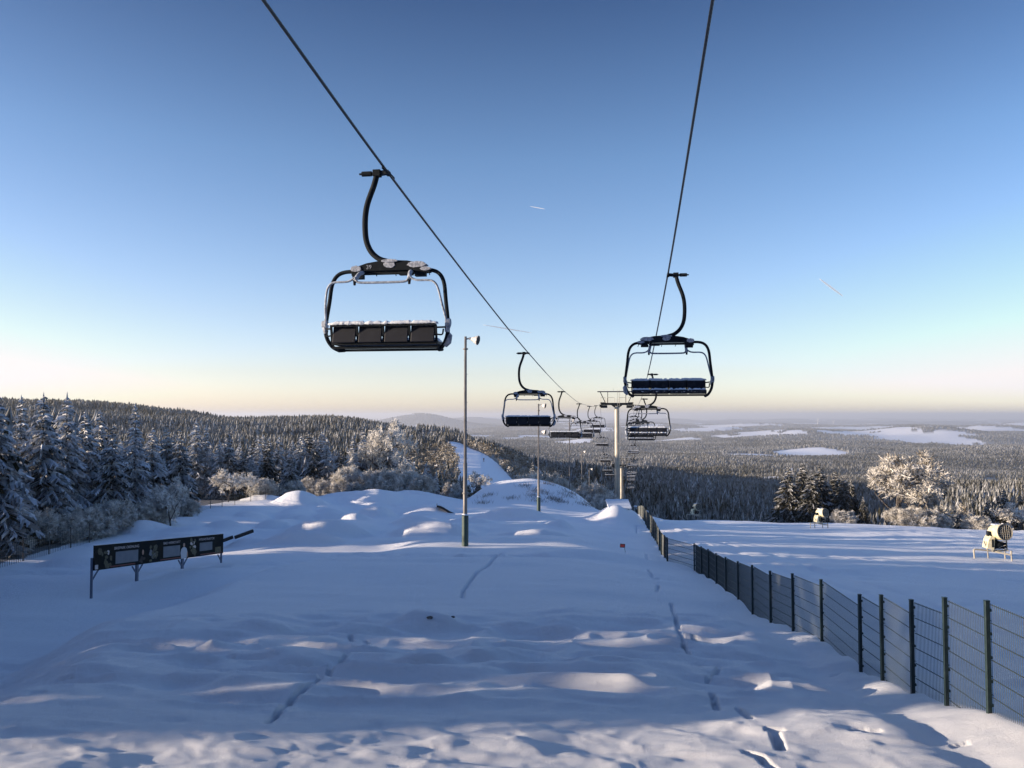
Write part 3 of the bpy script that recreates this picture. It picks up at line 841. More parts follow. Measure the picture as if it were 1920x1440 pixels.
# ---- forests on the hills and in the plain
def lod_tree(seed, levels, pts_, frost, jit=.14):
    """10 m star-skirted conifer; returns verts, tris, frost"""
    rg = np.random.RandomState(seed)
    V = []; T = []; fr = []
    for L in range(levels):
        t0 = L / levels
        zb = 10 * (.06 + .86 * t0) ; zt = min(10.2, zb + 10 * 1.45 / levels)
        rb = 2.1 * (1 - t0) ** .85 * (.85 + .3 * rg.rand()) + .18
        off = rg.rand() * 6.28
        for k in range(pts_):
            a0 = off + 6.283 * k / pts_ + rg.randn() * .15; w = 6.283 / pts_ * .55
            rr_ = rb * (.75 + .5 * rg.rand())
            dz = rg.rand() * .5
            n = len(V)
            V += [(0, 0, zt), (math.cos(a0 - w) * rr_ * .7, math.sin(a0 - w) * rr_ * .7, zb + .25), (math.cos(a0) * rr_, math.sin(a0) * rr_, zb - dz), (math.cos(a0 + w) * rr_ * .7, math.sin(a0 + w) * rr_ * .7, zb + .25)]
            T += [(n, n + 1, n + 2), (n, n + 2, n + 3)]
            f = np.clip(frost + rg.randn() * jit, 0, 1); fr += [f, np.clip(f + rg.randn() * jit * .6, 0, 1)]
    return np.array(V), np.array(T), np.array(fr)
def puff(seed, n, frost):
    rg = np.random.RandomState(seed)
    V = []; T = []; fr = []
    for k in range(n):
        d = rg.randn(3); d /= np.linalg.norm(d)
        c = d * np.array([2.6, 2.6, 3.6]) * (.6 + .4 * rg.rand()) + np.array([0, 0, 5.6])
        s = .55 + .5 * rg.rand()
        for _ in range(3): V.append(c + rg.randn(3) * s * .7)
        m_ = len(V); T.append((m_ - 3, m_ - 2, m_ - 1)); fr.append(np.clip(frost + rg.randn() * .2, 0, 1))
    return np.array(V), np.array(T), np.array(fr)

def scatter(r0, r1, a0, a1, smin, kf, seed, dens=1.0):
    """jittered points with spacing s(r)=max(smin, kf*r) in polar cells"""
    rg = np.random.RandomState(seed)
    out = []
    r = r0
    while r < r1:
        s = max(smin, kf * r)
        n = max(1, int((math.radians(a1 - a0)) * r / s))
        a = math.radians(a0) + (np.arange(n) + rg.rand(n)) * math.radians(a1 - a0) / n
        rad = r + rg.rand(n) * s
        x = np.sin(a) * rad; y = np.cos(a) * rad
        out.append(np.stack([x, y, np.full(n, s)], 1))
        r += s * .9
    P = np.concatenate(out)
    P = P[rg.rand(len(P)) < dens]
    f = forest_mask(P[:, 0], P[:, 1])
    return P[rg.rand(len(P)) < f]

P = scatter(128, 2600, -37.5, 37.5, 3.1, .0044, 5)
# drop the strip already planted by hand on the left
az = P[:, 0] / P[:, 1]
P = P[~((P[:, 1] < 128) & (P[:, 0] < 0))]
P = P[~((np.hypot(P[:, 0], P[:, 1]) < 265) & (P[:, 0] / P[:, 1] > .07))]
P = P[vn(P[:, 0] / 38, P[:, 1] / 60, 64) < .30]
rad = np.hypot(P[:, 0], P[:, 1])
az = P[:, 0] / P[:, 1]
z = H(P[:, 0], P[:, 1], False)
rg = np.random.RandomState(8)
base_h = np.where(az < -.12, 7.0, 8.8)
base_h = np.where((az > -.12) & (az < .08) & (rad < 600), 5.0, base_h)
hh = base_h * (.5 + .95 * rg.rand(len(P))) * (1 + .5 * vn(P[:, 0] / 45, P[:, 1] / 45, 61)) * np.interp(rad, [100, 1000, 2600], [1, 1.05, 1.35])
# broadleaf trees mixed in, in patches
dec = (vn(P[:, 0] / 90, P[:, 1] / 90, 62) + .25 * vn(P[:, 0] / 20, P[:, 1] / 20, 63) > .27) | ((az > -.13) & (az < .03) & (rad < 420) & (rg.rand(len(P)) < .75))
hh = np.where(dec, hh * .72, hh)
# keep the ones hidden behind the near hills out: nothing of them shows
keep = np.ones(len(P), bool)
hh_top = (z + hh) / rad
# big-enough spruces become individuals
app = np.where(dec, 0, hh / rad)
vis = (np.abs(az) < .66) & (rad > 125)
# visibility: the tree's top must clear the ground between camera and tree
idx = np.argsort(-app * vis)[:1500]
ts = np.linspace(.05, .97, 60)
ok = []
for i in idx:
    x, y = P[i, 0] * ts, P[i, 1] * ts
    top = (z[i] + hh[i]) * ts
    if np.all(top > H(x, y, False)): ok.append(i)
    if len(ok) >= 300 - 36 - cnt: break
ok = np.array(ok)
LODM = []
for s_, fr_ in ((1, .12), (2, .22), (3, .30), (4, .18)):
    V, T, f = lod_tree(100 + s_, 11, 10, fr_)
    LODM.append(mesh_np('conifer_crown', V, T, [M['needle']], frost=f))
for i in ok:
    left = az[i] < .0
    o = bpy.data.objects.new('spruce_tree', SPR[i % 6][0] if rad[i] < 240 else LODM[i % 4]); COL.objects.link(o)
    o.location = (P[i, 0], P[i, 1], z[i] - .3)
    s_ = hh[i] / 10; o.scale = (s_ * 1.05, s_ * 1.05, s_); o.rotation_euler = (0, 0, random.random() * 6.28)
    if left: tag(o, 'frosted spruce in the forest on the slope left of the lift towers', 'tree', 'spruces on the left forest slope')
    else: tag(o, 'shaded spruce in the dark forest below and beyond the lift and piste', 'tree', 'spruces in the forest below the piste')
rest = np.ones(len(P), bool); rest[ok] = False

def merge(P, z, hh, protos, seed, wmul=1.0):
    rg = np.random.RandomState(seed)
    Vs, Ts, Fs = [], [], []
    n0 = 0
    which = rg.randint(0, len(protos), len(P))
    for w, (V, T, f) in enumerate(protos):
        m_ = which == w
        if not m_.any(): continue
        p = P[m_]; zz = z[m_]; h = hh[m_] / 10.0; n = len(p)
        a = rg.rand(n) * 6.28; ca, sa = np.cos(a)[:, None], np.sin(a)[:, None]
        wid = h * wmul * (.85 + .4 * rg.rand(n))
        X = (V[None, :, 0] * ca - V[None, :, 1] * sa) * wid[:, None] + p[:, 0:1]
        Y = (V[None, :, 0] * sa + V[None, :, 1] * ca) * wid[:, None] + p[:, 1:2]
        Z = V[None, :, 2] * h[:, None] + zz[:, None] - .3
        Vs.append(np.stack([X, Y, Z], -1).reshape(-1, 3))
        Ts.append((T[None] + (np.arange(n) * len(V))[:, None, None]).reshape(-1, 3) + n0)
        tint = rg.randn(n) * .06 + .16 * vn(p[:, 0] / 300, p[:, 1] / 300, 72) + .14 * vn(p[:, 0] / 70, p[:, 1] / 70, 71)
        Fs.append(np.clip(f[None] + tint[:, None], 0, 1).ravel())
        n0 += n * len(V)
    return np.concatenate(Vs), np.concatenate(Ts), np.concatenate(Fs)

def stuff(name, sel, protos, seed, wmul=1.0, matl='needle'):
    V, T, f = merge(P[sel], z[sel], hh[sel], protos, seed, wmul)
    o = bpy.data.objects.new(name, mesh_np(name, V, T, [M[matl]], frost=f)); COL.objects.link(o)
    tag(o, kind='stuff')
near_ = rad < 700
C_hi = [lod_tree(200 + k, 9, 8, .07 + .06 * k) for k in range(4)]
C_side = [lod_tree(250 + k, 12, 11, .3) for k in range(2)]
C_lo = [lod_tree(300 + k, 5, 6, .07 + .04 * k, .05) for k in range(4)]
stuff('conifer_forest', rest & near_ & ~dec, C_hi, 1)
stuff('conifer_forest', rest & ~near_ & ~dec, C_lo, 2, 1.5)
stuff('broadleaf_wood', rest & near_ & dec, [puff(400 + k, 120, .14 + .05 * k) for k in range(3)], 3, 1.0, 'twig')
stuff('broadleaf_wood', rest & ~near_ & dec, [puff(410 + k, 60, .14 + .05 * k) for k in range(3)], 4, 1.2, 'twig')

P_, z_a, hh_ = P, z, hh
P = np.array(SIDE); hh = P[:, 2].copy(); z = H(P[:, 0], P[:, 1], False)
stuff('conifer_forest', np.ones(len(P), bool), C_side, 7)  # side wood, together with the added trees behind the camera
P, z, hh = P_, z_a, hh_

# far woods of the plain: jagged canopy clumps
P = scatter(2600, 16000, -25, 36, 9, .0040, 6)
rad = np.hypot(P[:, 0], P[:, 1]); z = H(P[:, 0], P[:, 1], False)
hh = (9 + 5 * rg.rand(len(P))) * np.interp(rad, [2600, 15000], [1.0, 1.5])
stuff('distant_woodland', np.ones(len(P), bool), [lod_tree(500 + k, 2, 4, .09 + .025 * k, .03) for k in range(4)], 5, 2.8)
print('TREES', cnt, len(ok), len(P))
# ------------------------------------------------------------------ the ropes of the chairlift
DX = .1456
LYZ = [(-40, 11.5), (0, 6.05), (9.3, 4.95), (14.2, 4.40), (34.7, 2.72), (55, 1.62), (75.5, 1.06), (96, 1.05), (116, 1.36), (123.5, 1.55), (126.5, 1.45), (136, -2.0), (157, -6.1), (177, -9.5), (197, -12.0), (213.5, -13.7), (216.5, -13.9), (236, -17.6), (266, -23.5), (330, -36)]
RYZ = [(-40, 12.3), (0, 6.6), (9.8, 5.20), (20.9, 3.72), (41.5, 2.13), (62, 1.25), (82.5, .98), (103, 1.12), (116, 1.36), (123.5, 1.55), (126.5, 1.45), (136, -2.0), (157, -6.1), (177, -9.5), (197, -12.0), (213.5, -13.7), (216.5, -13.9), (236, -17.6), (266, -23.5), (330, -36)]
def rx(side, Y): return (-2.25 + DX * (Y - 14.2)) if side < 0 else (4.15 + DX * (Y - 20.9))
def rz_(side, Y):
    T_ = LYZ if side < 0 else RYZ
    return float(herm(np.array([Y]), [t[0] for t in T_], [t[1] for t in T_])[0])
for side, nm in ((-1, 'steel haul rope of the left chairlift line, running over the near left chair'), (1, 'steel haul rope of the right chairlift line, running over the near right chair')):
    root = empty('haul_rope', (rx(side, 30), 30, rz_(side, 30)))
    b = MB()
    ys = list(np.arange(-40, 0, 4.)) + list(np.arange(0, 60, .8)) + list(np.arange(60, 330, 2.))
    pts = [(rx(side, Y) - root.location.x, Y - 30, rz_(side, Y) - root.location.z) for Y in ys]
    b.tube(pts, .017, 8)
    # six strands laid round the core so that the rope reads as twisted where it is close
    o = b.build('core', M['rope'], root, smooth=True)
    b = MB()
    for s_ in range(5):
        pp = []
        for Y in np.arange(4, 42, .05 if side else .05):
            c = Vector((rx(side, Y) - root.location.x, Y - 30, rz_(side, Y) - root.location.z))
            a = s_ * 2 * math.pi / 5 + Y * 2 * math.pi / .42
            pp.append(c + Vector((math.cos(a), 0, math.sin(a))) * .0135)
        b.tube(pp, .0115, 5, caps=False)
    b.build('strands', M['rope'], root, smooth=True)
    tag(root, nm, 'rope')

# ------------------------------------------------------------------ chairs
def wob(seed):
    rg_ = random.Random(seed)
    return lambda a: rg_.uniform(-a, a)

def snow_strip(b, x0, x1, yc, wy, z, th, seed, n=26):
    """lumpy snow ridge lying along X"""
    w_ = wob(seed)
    m_ = 6; rings = []
    for i in range(n + 1):
        t = i / n; x = x0 + (x1 - x0) * t
        e = min(1, min(t, 1 - t) * 9 + .25)
        hh_ = th * e * (1 + w_(.25)); wd = wy * (.85 + .15 * e) * (1 + w_(.10))
        if random.Random(seed * 31 + i).random() < .07: hh_ *= .35
        rings.append([(x, yc + math.cos(math.pi * k / (m_ - 1)) * wd + w_(.004), z + math.sin(math.pi * k / (m_ - 1)) * hh_ - (.012 + abs(w_(.015)) if k in (0, m_ - 1) else 0)) for k in range(m_)])
    vs = [v for r_ in rings for v in r_]
    fs = []
    for i in range(n):
        for k in range(m_ - 1): fs.append((i * m_ + k, i * m_ + k + 1, (i + 1) * m_ + k + 1, (i + 1) * m_ + k))
        fs.append((i * m_ + m_ - 1, i * m_, (i + 1) * m_, (i + 1) * m_ + m_ - 1))
    fs.append(tuple(range(m_ - 1, -1, -1))); fs.append(tuple(n * m_ + k for k in range(m_)))
    b.add(vs, fs)

def text_mesh(s, size, mat_, name, parent, loc, rot, ext=.003, align='CENTER', sx=1.0):
    cu = bpy.data.curves.new('t', 'FONT'); cu.body = s; cu.size = size; cu.extrude = ext; cu.align_x = align
    to = bpy.data.objects.new('t', cu); COL.objects.link(to)
    dg = bpy.context.evaluated_depsgraph_get()
    me = bpy.data.meshes.new_from_object(to.evaluated_get(dg)); me.name = name
    bpy.data.objects.remove(to)
    me.materials.clear(); me.materials.append(mat_)
    o = bpy.data.objects.new(name, me); COL.objects.link(o); o.parent = parent
    o.location = loc; o.rotation_euler = rot; o.scale = (sx, 1, 1)
    return o

def make_chair():
    """four-seat chair, local +Y = travel, origin on the rope; riders face +Y"""
    root = empty('chairlift_chair', (0, 0, 0))
    g = MB()
    g.tube([(-.50, 0, .0), (-.31, 0, .0)], .048, 10); g.tube([(-.55, 0, 0), (-.49, 0, 0)], .02, 8); g.tube([(-.32, 0, 0), (-.26, 0, 0)], .03, 8)
    g.box((-.21, 0, 0), (.14, .13, .12)); g.beam((-.14, 0, 0), (-.03, 0, .012), .10, .075)
    g.box((-.01, 0, -.002), (.07, .17, .075)); g.beam((0, -.34, .0), (0, -.08, .0), .04, .045); g.beam((0, .08, .0), (0, .34, -.0), .04, .045)
    g.build('grip', M['dark'], root, bevel=.008)
    g = MB()
    hp = catmull([(-.21, 0, .0), (-.27, 0, -.22), (-.38, 0, -.52), (-.425, 0, -.75), (-.43, 0, -1.02), (-.40, 0, -1.25), (-.31, 0, -1.44), (-.16, 0, -1.57), (.02, 0, -1.63)], 5)
    g.tube(hp, .052, 10)
    g.build('hanger', M['dark'], root, smooth=True)
    # cross beam
    g = MB()
    top = [(-.66, -1.79), (-.55, -1.71), (-.38, -1.655), (-.15, -1.62), (.12, -1.61), (.38, -1.625), (.55, -1.66), (.72, -1.73), (.80, -1.79)]
    bot = [(.80, -1.84), (.55, -1.86), (.50, -1.80), (-.42, -1.80), (-.47, -1.88), (-.66, -1.88)]
    g.prism(top + bot, -.075, .075)
    cb = g.build('cross_beam', M['dark'], root, bevel=.01)
    g = MB()
    g.box((.02, 0, -1.835), (.98, .05, .05)); g.box((-.54, -.02, -1.90), (.20, .12, .07)); g.box((.62, -.02, -1.88), (.20, .12, .06)); g.box((.35, .0, -1.85), (.25, .10, .06))
    for x in (-.2, .16, .78): g.tube([(x, -.06, -1.84), (x + .02, -.07, -1.90)], .010, 6)
    g.build('lower_rail', M['dark'], cb, bevel=.006)
    g = MB()
    w_ = wob(5)
    def blob_(cx, cz, rx_, rz__, y0=-.095, y1=.095, seed=1):
        ww = wob(seed); n = 30
        o_ = [(cx + math.cos(2 * math.pi * k / n) * rx_ * (1 + ww(.12)), cz + math.sin(2 * math.pi * k / n) * rz__ * (1 + ww(.12))) for k in range(n)]
        g.prism(o_[::-1], y0, y1)
    parts_ = ((.05, -1.625, .15, .03, -.10, .10, 2), (.05, -1.69, .105, .06, -.084, .084, 3), (-.57, -1.755, .10, .055, -.09, .09, 4), (.56, -1.70, .17, .055, -.085, .085, 6), (.72, -1.78, .10, .035, -.088, .088, 7))
    for (cx_, cz_, ra_, rb_, ya_, yb_, sd2) in parts_:
        g = MB(); blob_(cx_, cz_, ra_, rb_, ya_, yb_, sd2)
        g.build('snow_crust', M['crust'], cb, bevel=.012)
    # frame hoop
    for s_ in (-1, 1):
        g = MB()
        pts = catmull([(s_ * .5, 0, -1.80), (s_ * .78, 0, -1.795), (s_ * .95, 0, -1.86), (s_ * 1.045, -.01, -2.03), (s_ * 1.085, -.03, -2.35), (s_ * 1.125, -.06, -2.66), (s_ * 1.14, -.08, -2.84), (s_ * 1.11, -.06, -3.02), (s_ * 1.03, 0, -3.16), (s_ * .93, .10, -3.225)], 5)
        g.tube(pts, .036, 10)
        g.tube([(s_ * .93, .10, -3.225), (s_ * .93, .36, -3.20)], .03, 8)
        g.build('side_frame', M['dark'], root, smooth=True)
    # backrest: four shells between rails
    g = MB()
    tilt = Matrix.Rotation(R(-12), 3, 'X')
    for k in range(4):
        x = -.72 + k * .48
        g.box((x, -.235, -2.965), (.43, .035, .30), tilt)
    br = g.build('backrest', M['panel'], root, bevel=.015)
    g = MB()
    g.beam((-.965, -.275, -2.80), (.965, -.275, -2.80), .05, .055); g.beam((-.965, -.205, -3.125), (.965, -.205, -3.125), .05, .05)
    for x in (-.96, -.48, 0, .48, .96): g.beam((x, -.262, -2.81), (x, -.195, -3.12), .035, .04)
    for s_ in (-1, 1):
        g.tube([(s_ * .96, -.25, -2.86), (s_ * 1.13, -.1, -2.84)], .018, 6)
        g.tube(catmull([(s_ * .97, -.23, -2.98), (s_ * 1.06, -.2, -2.98), (s_ * 1.07, -.15, -2.88)], 4), .015, 6)
    g.build('rail', M['dark'], br)
    g = MB(); snow_strip(g, -1.0, 1.0, -.27, .055, -2.775, .045, 3, 60)
    g.build('snow_cap', M['snowcap'], br, smooth=True)
    # seat
    g = MB()
    for k in range(4):
        x = -.72 + k * .48
        g.box((x, .08, -3.105), (.465, .44, .08)); g.tube([(x - .23, .30, -3.115), (x + .23, .30, -3.115)], .06, 10)
        g.box((x, -.185, -2.90), (.455, .05, .20), tilt)
    st = g.build('seat', M['seatpad'], root, bevel=.02)
    g = MB()
    g.beam((-.98, -.12, -3.19), (.98, -.12, -3.19), .07, .045); g.beam((-.96, .28, -3.205), (.96, .28, -3.205), .06, .04)
    for s_ in (-1, 1): g.beam((s_ * .95, -.14, -3.19), (s_ * .95, .28, -3.205), .04, .04)
    g.build('seat_frame', M['dark'], st)
    g = MB()
    for k in range(4):
        x0 = -.945 + k * .48
        snow_strip(g, x0, x0 + .46, .09, .22, -3.066, .055, 20 + k, 12)
        snow_strip(g, x0 + .02, x0 + .44, -.20, .035, -2.80, .02, 30 + k, 10)
        snow_strip(g, x0 + .03, x0 + .43, .33, .025, -3.10, .012, 40 + k, 10)
    g.build('seat_snow', M['snowcap'], st, smooth=True)
    # raised safety bar
    g = MB()
    half = [(1.12, -.10, -2.74), (1.07, -.26, -2.45), (1.02, -.33, -2.2), (.96, -.345, -2.085), (.86, -.345, -2.04), (.66, -.345, -2.035), (.57, -.345, -2.01), (.50, -.345, -1.96)]
    for s_ in (-1, 1): g.tube(catmull([(s_ * a_, b_, c_) for a_, b_, c_ in half], 4), .020, 8)
    g.tube(catmull([(-.50, -.345, -1.96), (-.46, -.345, -2.03), (-.38, -.345, -2.055), (0, -.345, -2.06), (.38, -.345, -2.055), (.46, -.345, -2.03), (.50, -.345, -1.96)], 4), .022, 8)
    sb = g.build('safety_bar', M['rime'], root, smooth=True)
    for s_ in (-1, 1):
        g = MB(); g.tube(catmull([(s_ * .45, -.04, -1.82), (s_ * .47, -.2, -1.88), (s_ * .50, -.345, -2.02)], 4), .038, 8)
        g.build('link_arm', M['rime'], sb, smooth=True)
        g = MB(); g.tube([(s_ * .50, -.345, -2.03), (s_ * .50, -.345, -2.10)], [.03, .022], 8)
        g.build('bar_stop', M['dark'], sb)
        g = MB(); g.tube([(s_ * 1.10, -.09, -2.76), (s_ * 1.19, -.09, -2.76)], [.085, .07], 12); g.tube([(s_ * 1.14, -.09, -2.80), (s_ * 1.12, -.1, -2.93)], [.06, .04], 8)
        g.build('pivot', M['rime'], sb, bevel=.01)
    g = MB(); g.tube([(1.13, -.04, -2.94), (1.15, -.04, -2.99), (1.13, -.03, -3.10), (1.07, -.02, -3.17)], [.035, .06, .06, .04], 10)
    g.build('side_pad', M['rime'], root, smooth=True)
    return root

YAW = -math.atan(DX)
proto = make_chair()
text_mesh('39', .105, M['rime'], 'number', [c for c in proto.children if c.name.startswith('cross_beam')][0], (-.33, -.0775, -1.765), (R(90), 0, 0))
Ls = [14.2, 34.7, 55.0, 75.5, 96.0, 116.3, 136.5, 157, 177, 197]
Rs = [20.9, 41.5, 62, 82.5, 103, 121.5, 144, 164.5, 185, 205.5, 226, 246]
lab_L = ['big empty four-seat chair nearest on the left, seen from behind', 'second empty chair down the left rope, before the lamp post with its own head', 'third chair down the left rope, dark back beside the second lamp post',
         'fourth chair down the left rope, overlapping the third one', 'fifth chair down the left rope, just behind the overlapping pair', 'sixth chair down the left rope, last before the lift tower',
         'first left-rope chair beyond the tower, hanging over the dark forest', 'second left-rope chair beyond the tower, low over the forest', 'third left-rope chair beyond the tower, half hidden by the tower pole', 'lowest left-rope chair, beside the tower pole']
lab_R = ['large snow-crusted chair nearest on the right, seen from the front', 'second chair on the right rope, seat edged with snow under the near one', 'third chair on the right rope, just under the second one',
         'fourth chair on the right rope, tangled behind the third', 'fifth chair on the right rope, seen through the frame of the second', 'sixth chair on the right rope, right at the tower arm',
         'first right-rope chair beyond the tower with a white snowy seat', 'second right-rope chair beyond the tower, top of the stacked column', 'third right-rope chair beyond the tower in the stacked column',
         'fourth right-rope chair beyond the tower in the stacked column', 'fifth right-rope chair beyond the tower, near the column bottom', 'lowest and faintest right-rope chair at the column bottom']
first = True
for i, Y in enumerate(Ls):
    o = proto if first else copy_tree(proto)
    if not first:
        for ch in list(o.children_recursive):
            if ch.name.startswith('number'): bpy.data.objects.remove(ch)
    first = False
    o.location = (rx(-1, Y), Y, rz_(-1, Y) - .0); o.rotation_euler = (0, 0, YAW)
    tag(o, lab_L[i], 'chairlift chair', 'chairs on the left rope of the lift')
for i, Y in enumerate(Rs):
    o = copy_tree(proto)
    for ch in list(o.children_recursive):
        if ch.name.startswith('number'): bpy.data.objects.remove(ch)
    o.location = (rx(1, Y), Y, rz_(1, Y)); o.rotation_euler = (0, 0, YAW + math.pi)
    tag(o, lab_R[i], 'chairlift chair', 'chairs on the right rope of the lift')

# ------------------------------------------------------------------ lift towers
def make_tower(Y, label, armz):
    xc = (rx(-1, Y) + rx(1, Y)) / 2
    zb = H(xc, Y, False)
    root = empty('lift_tower', (xc, Y, zb), YAW)
    Z = armz - zb
    g = MB(); g.tube([(0, 0, -1), (0, 0, Z * .45), (0, 0, Z * .45), (0, 0, Z - .35)], [.42, .40, .37, .34], 20); g.tube([(0, 0, Z * .44), (0, 0, Z * .44 + .12)], .46, 20)
    g.build('pole', M['galv'], root, smooth=False)
    g = MB()
    for s_ in (-1, 1): g.beam((.28 + s_ * .17, -.47, .5), (.28 + s_ * .17, -.47, Z + 2.2), .04, .05)
    for k in range(int((Z + 1.6) / .33)): g.tube([(.11, -.47, .7 + k * .33), (.45, -.47, .7 + k * .33)], .018, 6)
    for k in range(4): g.beam((.28, -.44, 2 + k * 3.4), (.1, -.25, 2 + k * 3.4), .05)
    g.build('ladder', M['galv'], root)
    g = MB()
    g.box((0, 0, Z), (5.0, .4, .36)); g.prism([(-.9, Z - .18), (.9, Z - .18), (.42, Z - .55), (-.42, Z - .55)][::-1], -.19, .19)
    g.build('cross_arm', M['dark'], root, bevel=.02)
    for s_ in (-1, 1):
        g = MB()
        ox = s_ * 2.62
        g.box((s_ * 2.15, 0, Z + .15), (.9, .5, .22)); g.box((s_ * 2.0, 0, Z - .42), (1.0, 1.4, .42))
        g.box((ox - s_ * .12, 0, Z - .25), (.08, 3.4, .22))
        sa = g.build('sheave_assembly', M['dark'], root, bevel=.015)
        for k in range(8):
            w = MB(); yy = -1.6 + k * .457
            w.tube([(ox + .0 - .05, yy, Z - .05 - .22), (ox + .05, yy, Z - .05 - .22)], .2, 14)
            w.build('sheave', M['black'], sa)
    g = MB()
    for (a_, b_) in ((-2.55, -1.75), (-1.5, -.35), (.35, 1.5), (1.75, 2.55)):
        for yy in (-.35, .35):
            g.tube([(a_, yy, Z + .2), (a_, yy, Z + .95), (a_ + .08, yy, Z + 1.02), (b_ - .08, yy, Z + 1.02), (b_, yy, Z + .95), (b_, yy, Z + .2)], .022, 6)
    g.build('railing', M['galv'], root)
    g = MB()
    g.beam((-3.05, 0, Z + 1.95), (3.05, 0, Z + 1.95), .16, .16)
    for s_ in (-1, 1):
        g.beam((s_ * 2.6, 0, Z + 1.9), (s_ * 1.85, 0, Z + .3), .12, .12); g.beam((s_ * 1.42, 0, Z + 1.9), (s_ * 1.42, 0, Z + .18), .09, .09)
    g.tube([(-.55, 0, Z + 2.0), (-.55, 0, Z + 2.45)], .015, 5)
    g.build('lifting_frame', M['dark'], root)
    g = MB(); snow_strip(g, -2.9, 2.9, 0, .07, Z + 2.03, .05, 9, 30); g.build('snow_cap', M['snowcap'], root)
    tag(root, label, 'lift tower')
make_tower(125, 'tall grey steel lift tower with ladder, cross arm and railings behind the berm', 1.75)
make_tower(215, 'second thinner lift tower low in the forest, half hidden by the first one', -13.6)

# ------------------------------------------------------------------ lamp posts
def lamp_post(px, py, ytop, Y, label, heads=1, r=.11, sheath=1.7, loc=None):
    p = at(px, py, Y) if loc is None else loc
    x, y = p.x, p.y
    zb = H(x, y, False) + .05 if loc is None else p.z
    Z = at(px, ytop, Y).z - zb
    root = empty('lamp_post', (x, y, zb - .1))
    g = MB(); g.tube([(0, 0, 0), (0, 0, Z * .4), (0, 0, Z * .4), (0, 0, Z + .1)], [r * 1.1, r * 1.0, r * .78, r * .62], 14)
    g.tube([(0, 0, Z * .2 + .6), (0, 0, Z * .2 + .68)], r * 1.45, 12)
    g.tube([(0, 0, Z - .65), (0, 0, Z - .58)], r * 1.3, 10)
    for k in range(int(Z * 1.0)):
        z_ = Z * .42 + k * .8
        if z_ < Z - .8: g.beam((-.13 * (1 if k % 2 else -1), 0, z_), (0, 0, z_), .02, .02)
    g.build('pole', M['lampgrey'], root, smooth=True)
    if sheath:
        g = MB(); g.tube([(0, 0, -.6), (0, 0, sheath), (0, 0, sheath + .04)], [r * 1.65, r * 1.65, r * 1.2], 16)
        g.build('base_sleeve', M['green'], root)
        g = MB(); g.tube([(0, 0, sheath + .03), (.01, 0, sheath + .10)], [r * 1.7, r * 1.1], 12); g.build('snow_cap', M['snowcap'], root)
    for k in range(heads):
        zz = Z - .05 - k * 2.8
        g = MB(); g.beam((0, 0, zz), (.22, 0, zz + .04), .06, .08); g.box((.26, 0, zz + .03), (.1, .2, .12))
        g.build('bracket', M['lamphead'], root)
        g = MB()
        c = Vector((.30, 0, zz + .02)); d = Vector((.72, -.25, -.18)).normalized()
        g.tube([c, c + d * .16, c + d * .40, c + d * .46], [.08, .14, .27, .28], 14)
        hd = g.build('floodlight', M['lamphead'], root)
        g = MB(); g.tube([c + d * .461, c + d * .47], .26, 14); g.build('glass', M['black'], hd)
    tag(root, label, 'lamp post')
    return root
lamp_post(872, 1018, 631, 45, 'tall lamp post nearest the camera with one floodlight and green base sleeve', sheath=1.75, r=.115)
lamp_post(1010, 960, 757, 84, 'second lamp post, standing before the berm with two small floodlights', heads=2, sheath=1.75, r=.12)
def far_lamp(px, ytop, Y, label):
    p = at(px, 900, Y); p.z = H(p.x, p.y, False)
    lamp_post(px, 900, ytop, Y, label, sheath=0, r=.13, loc=p)
far_lamp(1068, 786, 128, 'third lamp post, rising from behind the berm under the chairs')
far_lamp(1091, 845, 150, 'fourth lamp post with a bright snowy head behind the berm shoulder')
far_lamp(1105, 878, 178, 'fifth and smallest lamp post, just right of the fourth')
# extra lower floodlight of the second post and its far twin on the ski slope
p = at(850, 850, 300)
p.z = H(p.x, p.y, False); lamp_post(847, 860, 838, 330, 'tiny thin pole standing on the far ski slope', sheath=0, r=.10, loc=Vector((at(847, 860, 330).x, 330, H(at(847, 860, 330).x, 330, False))))

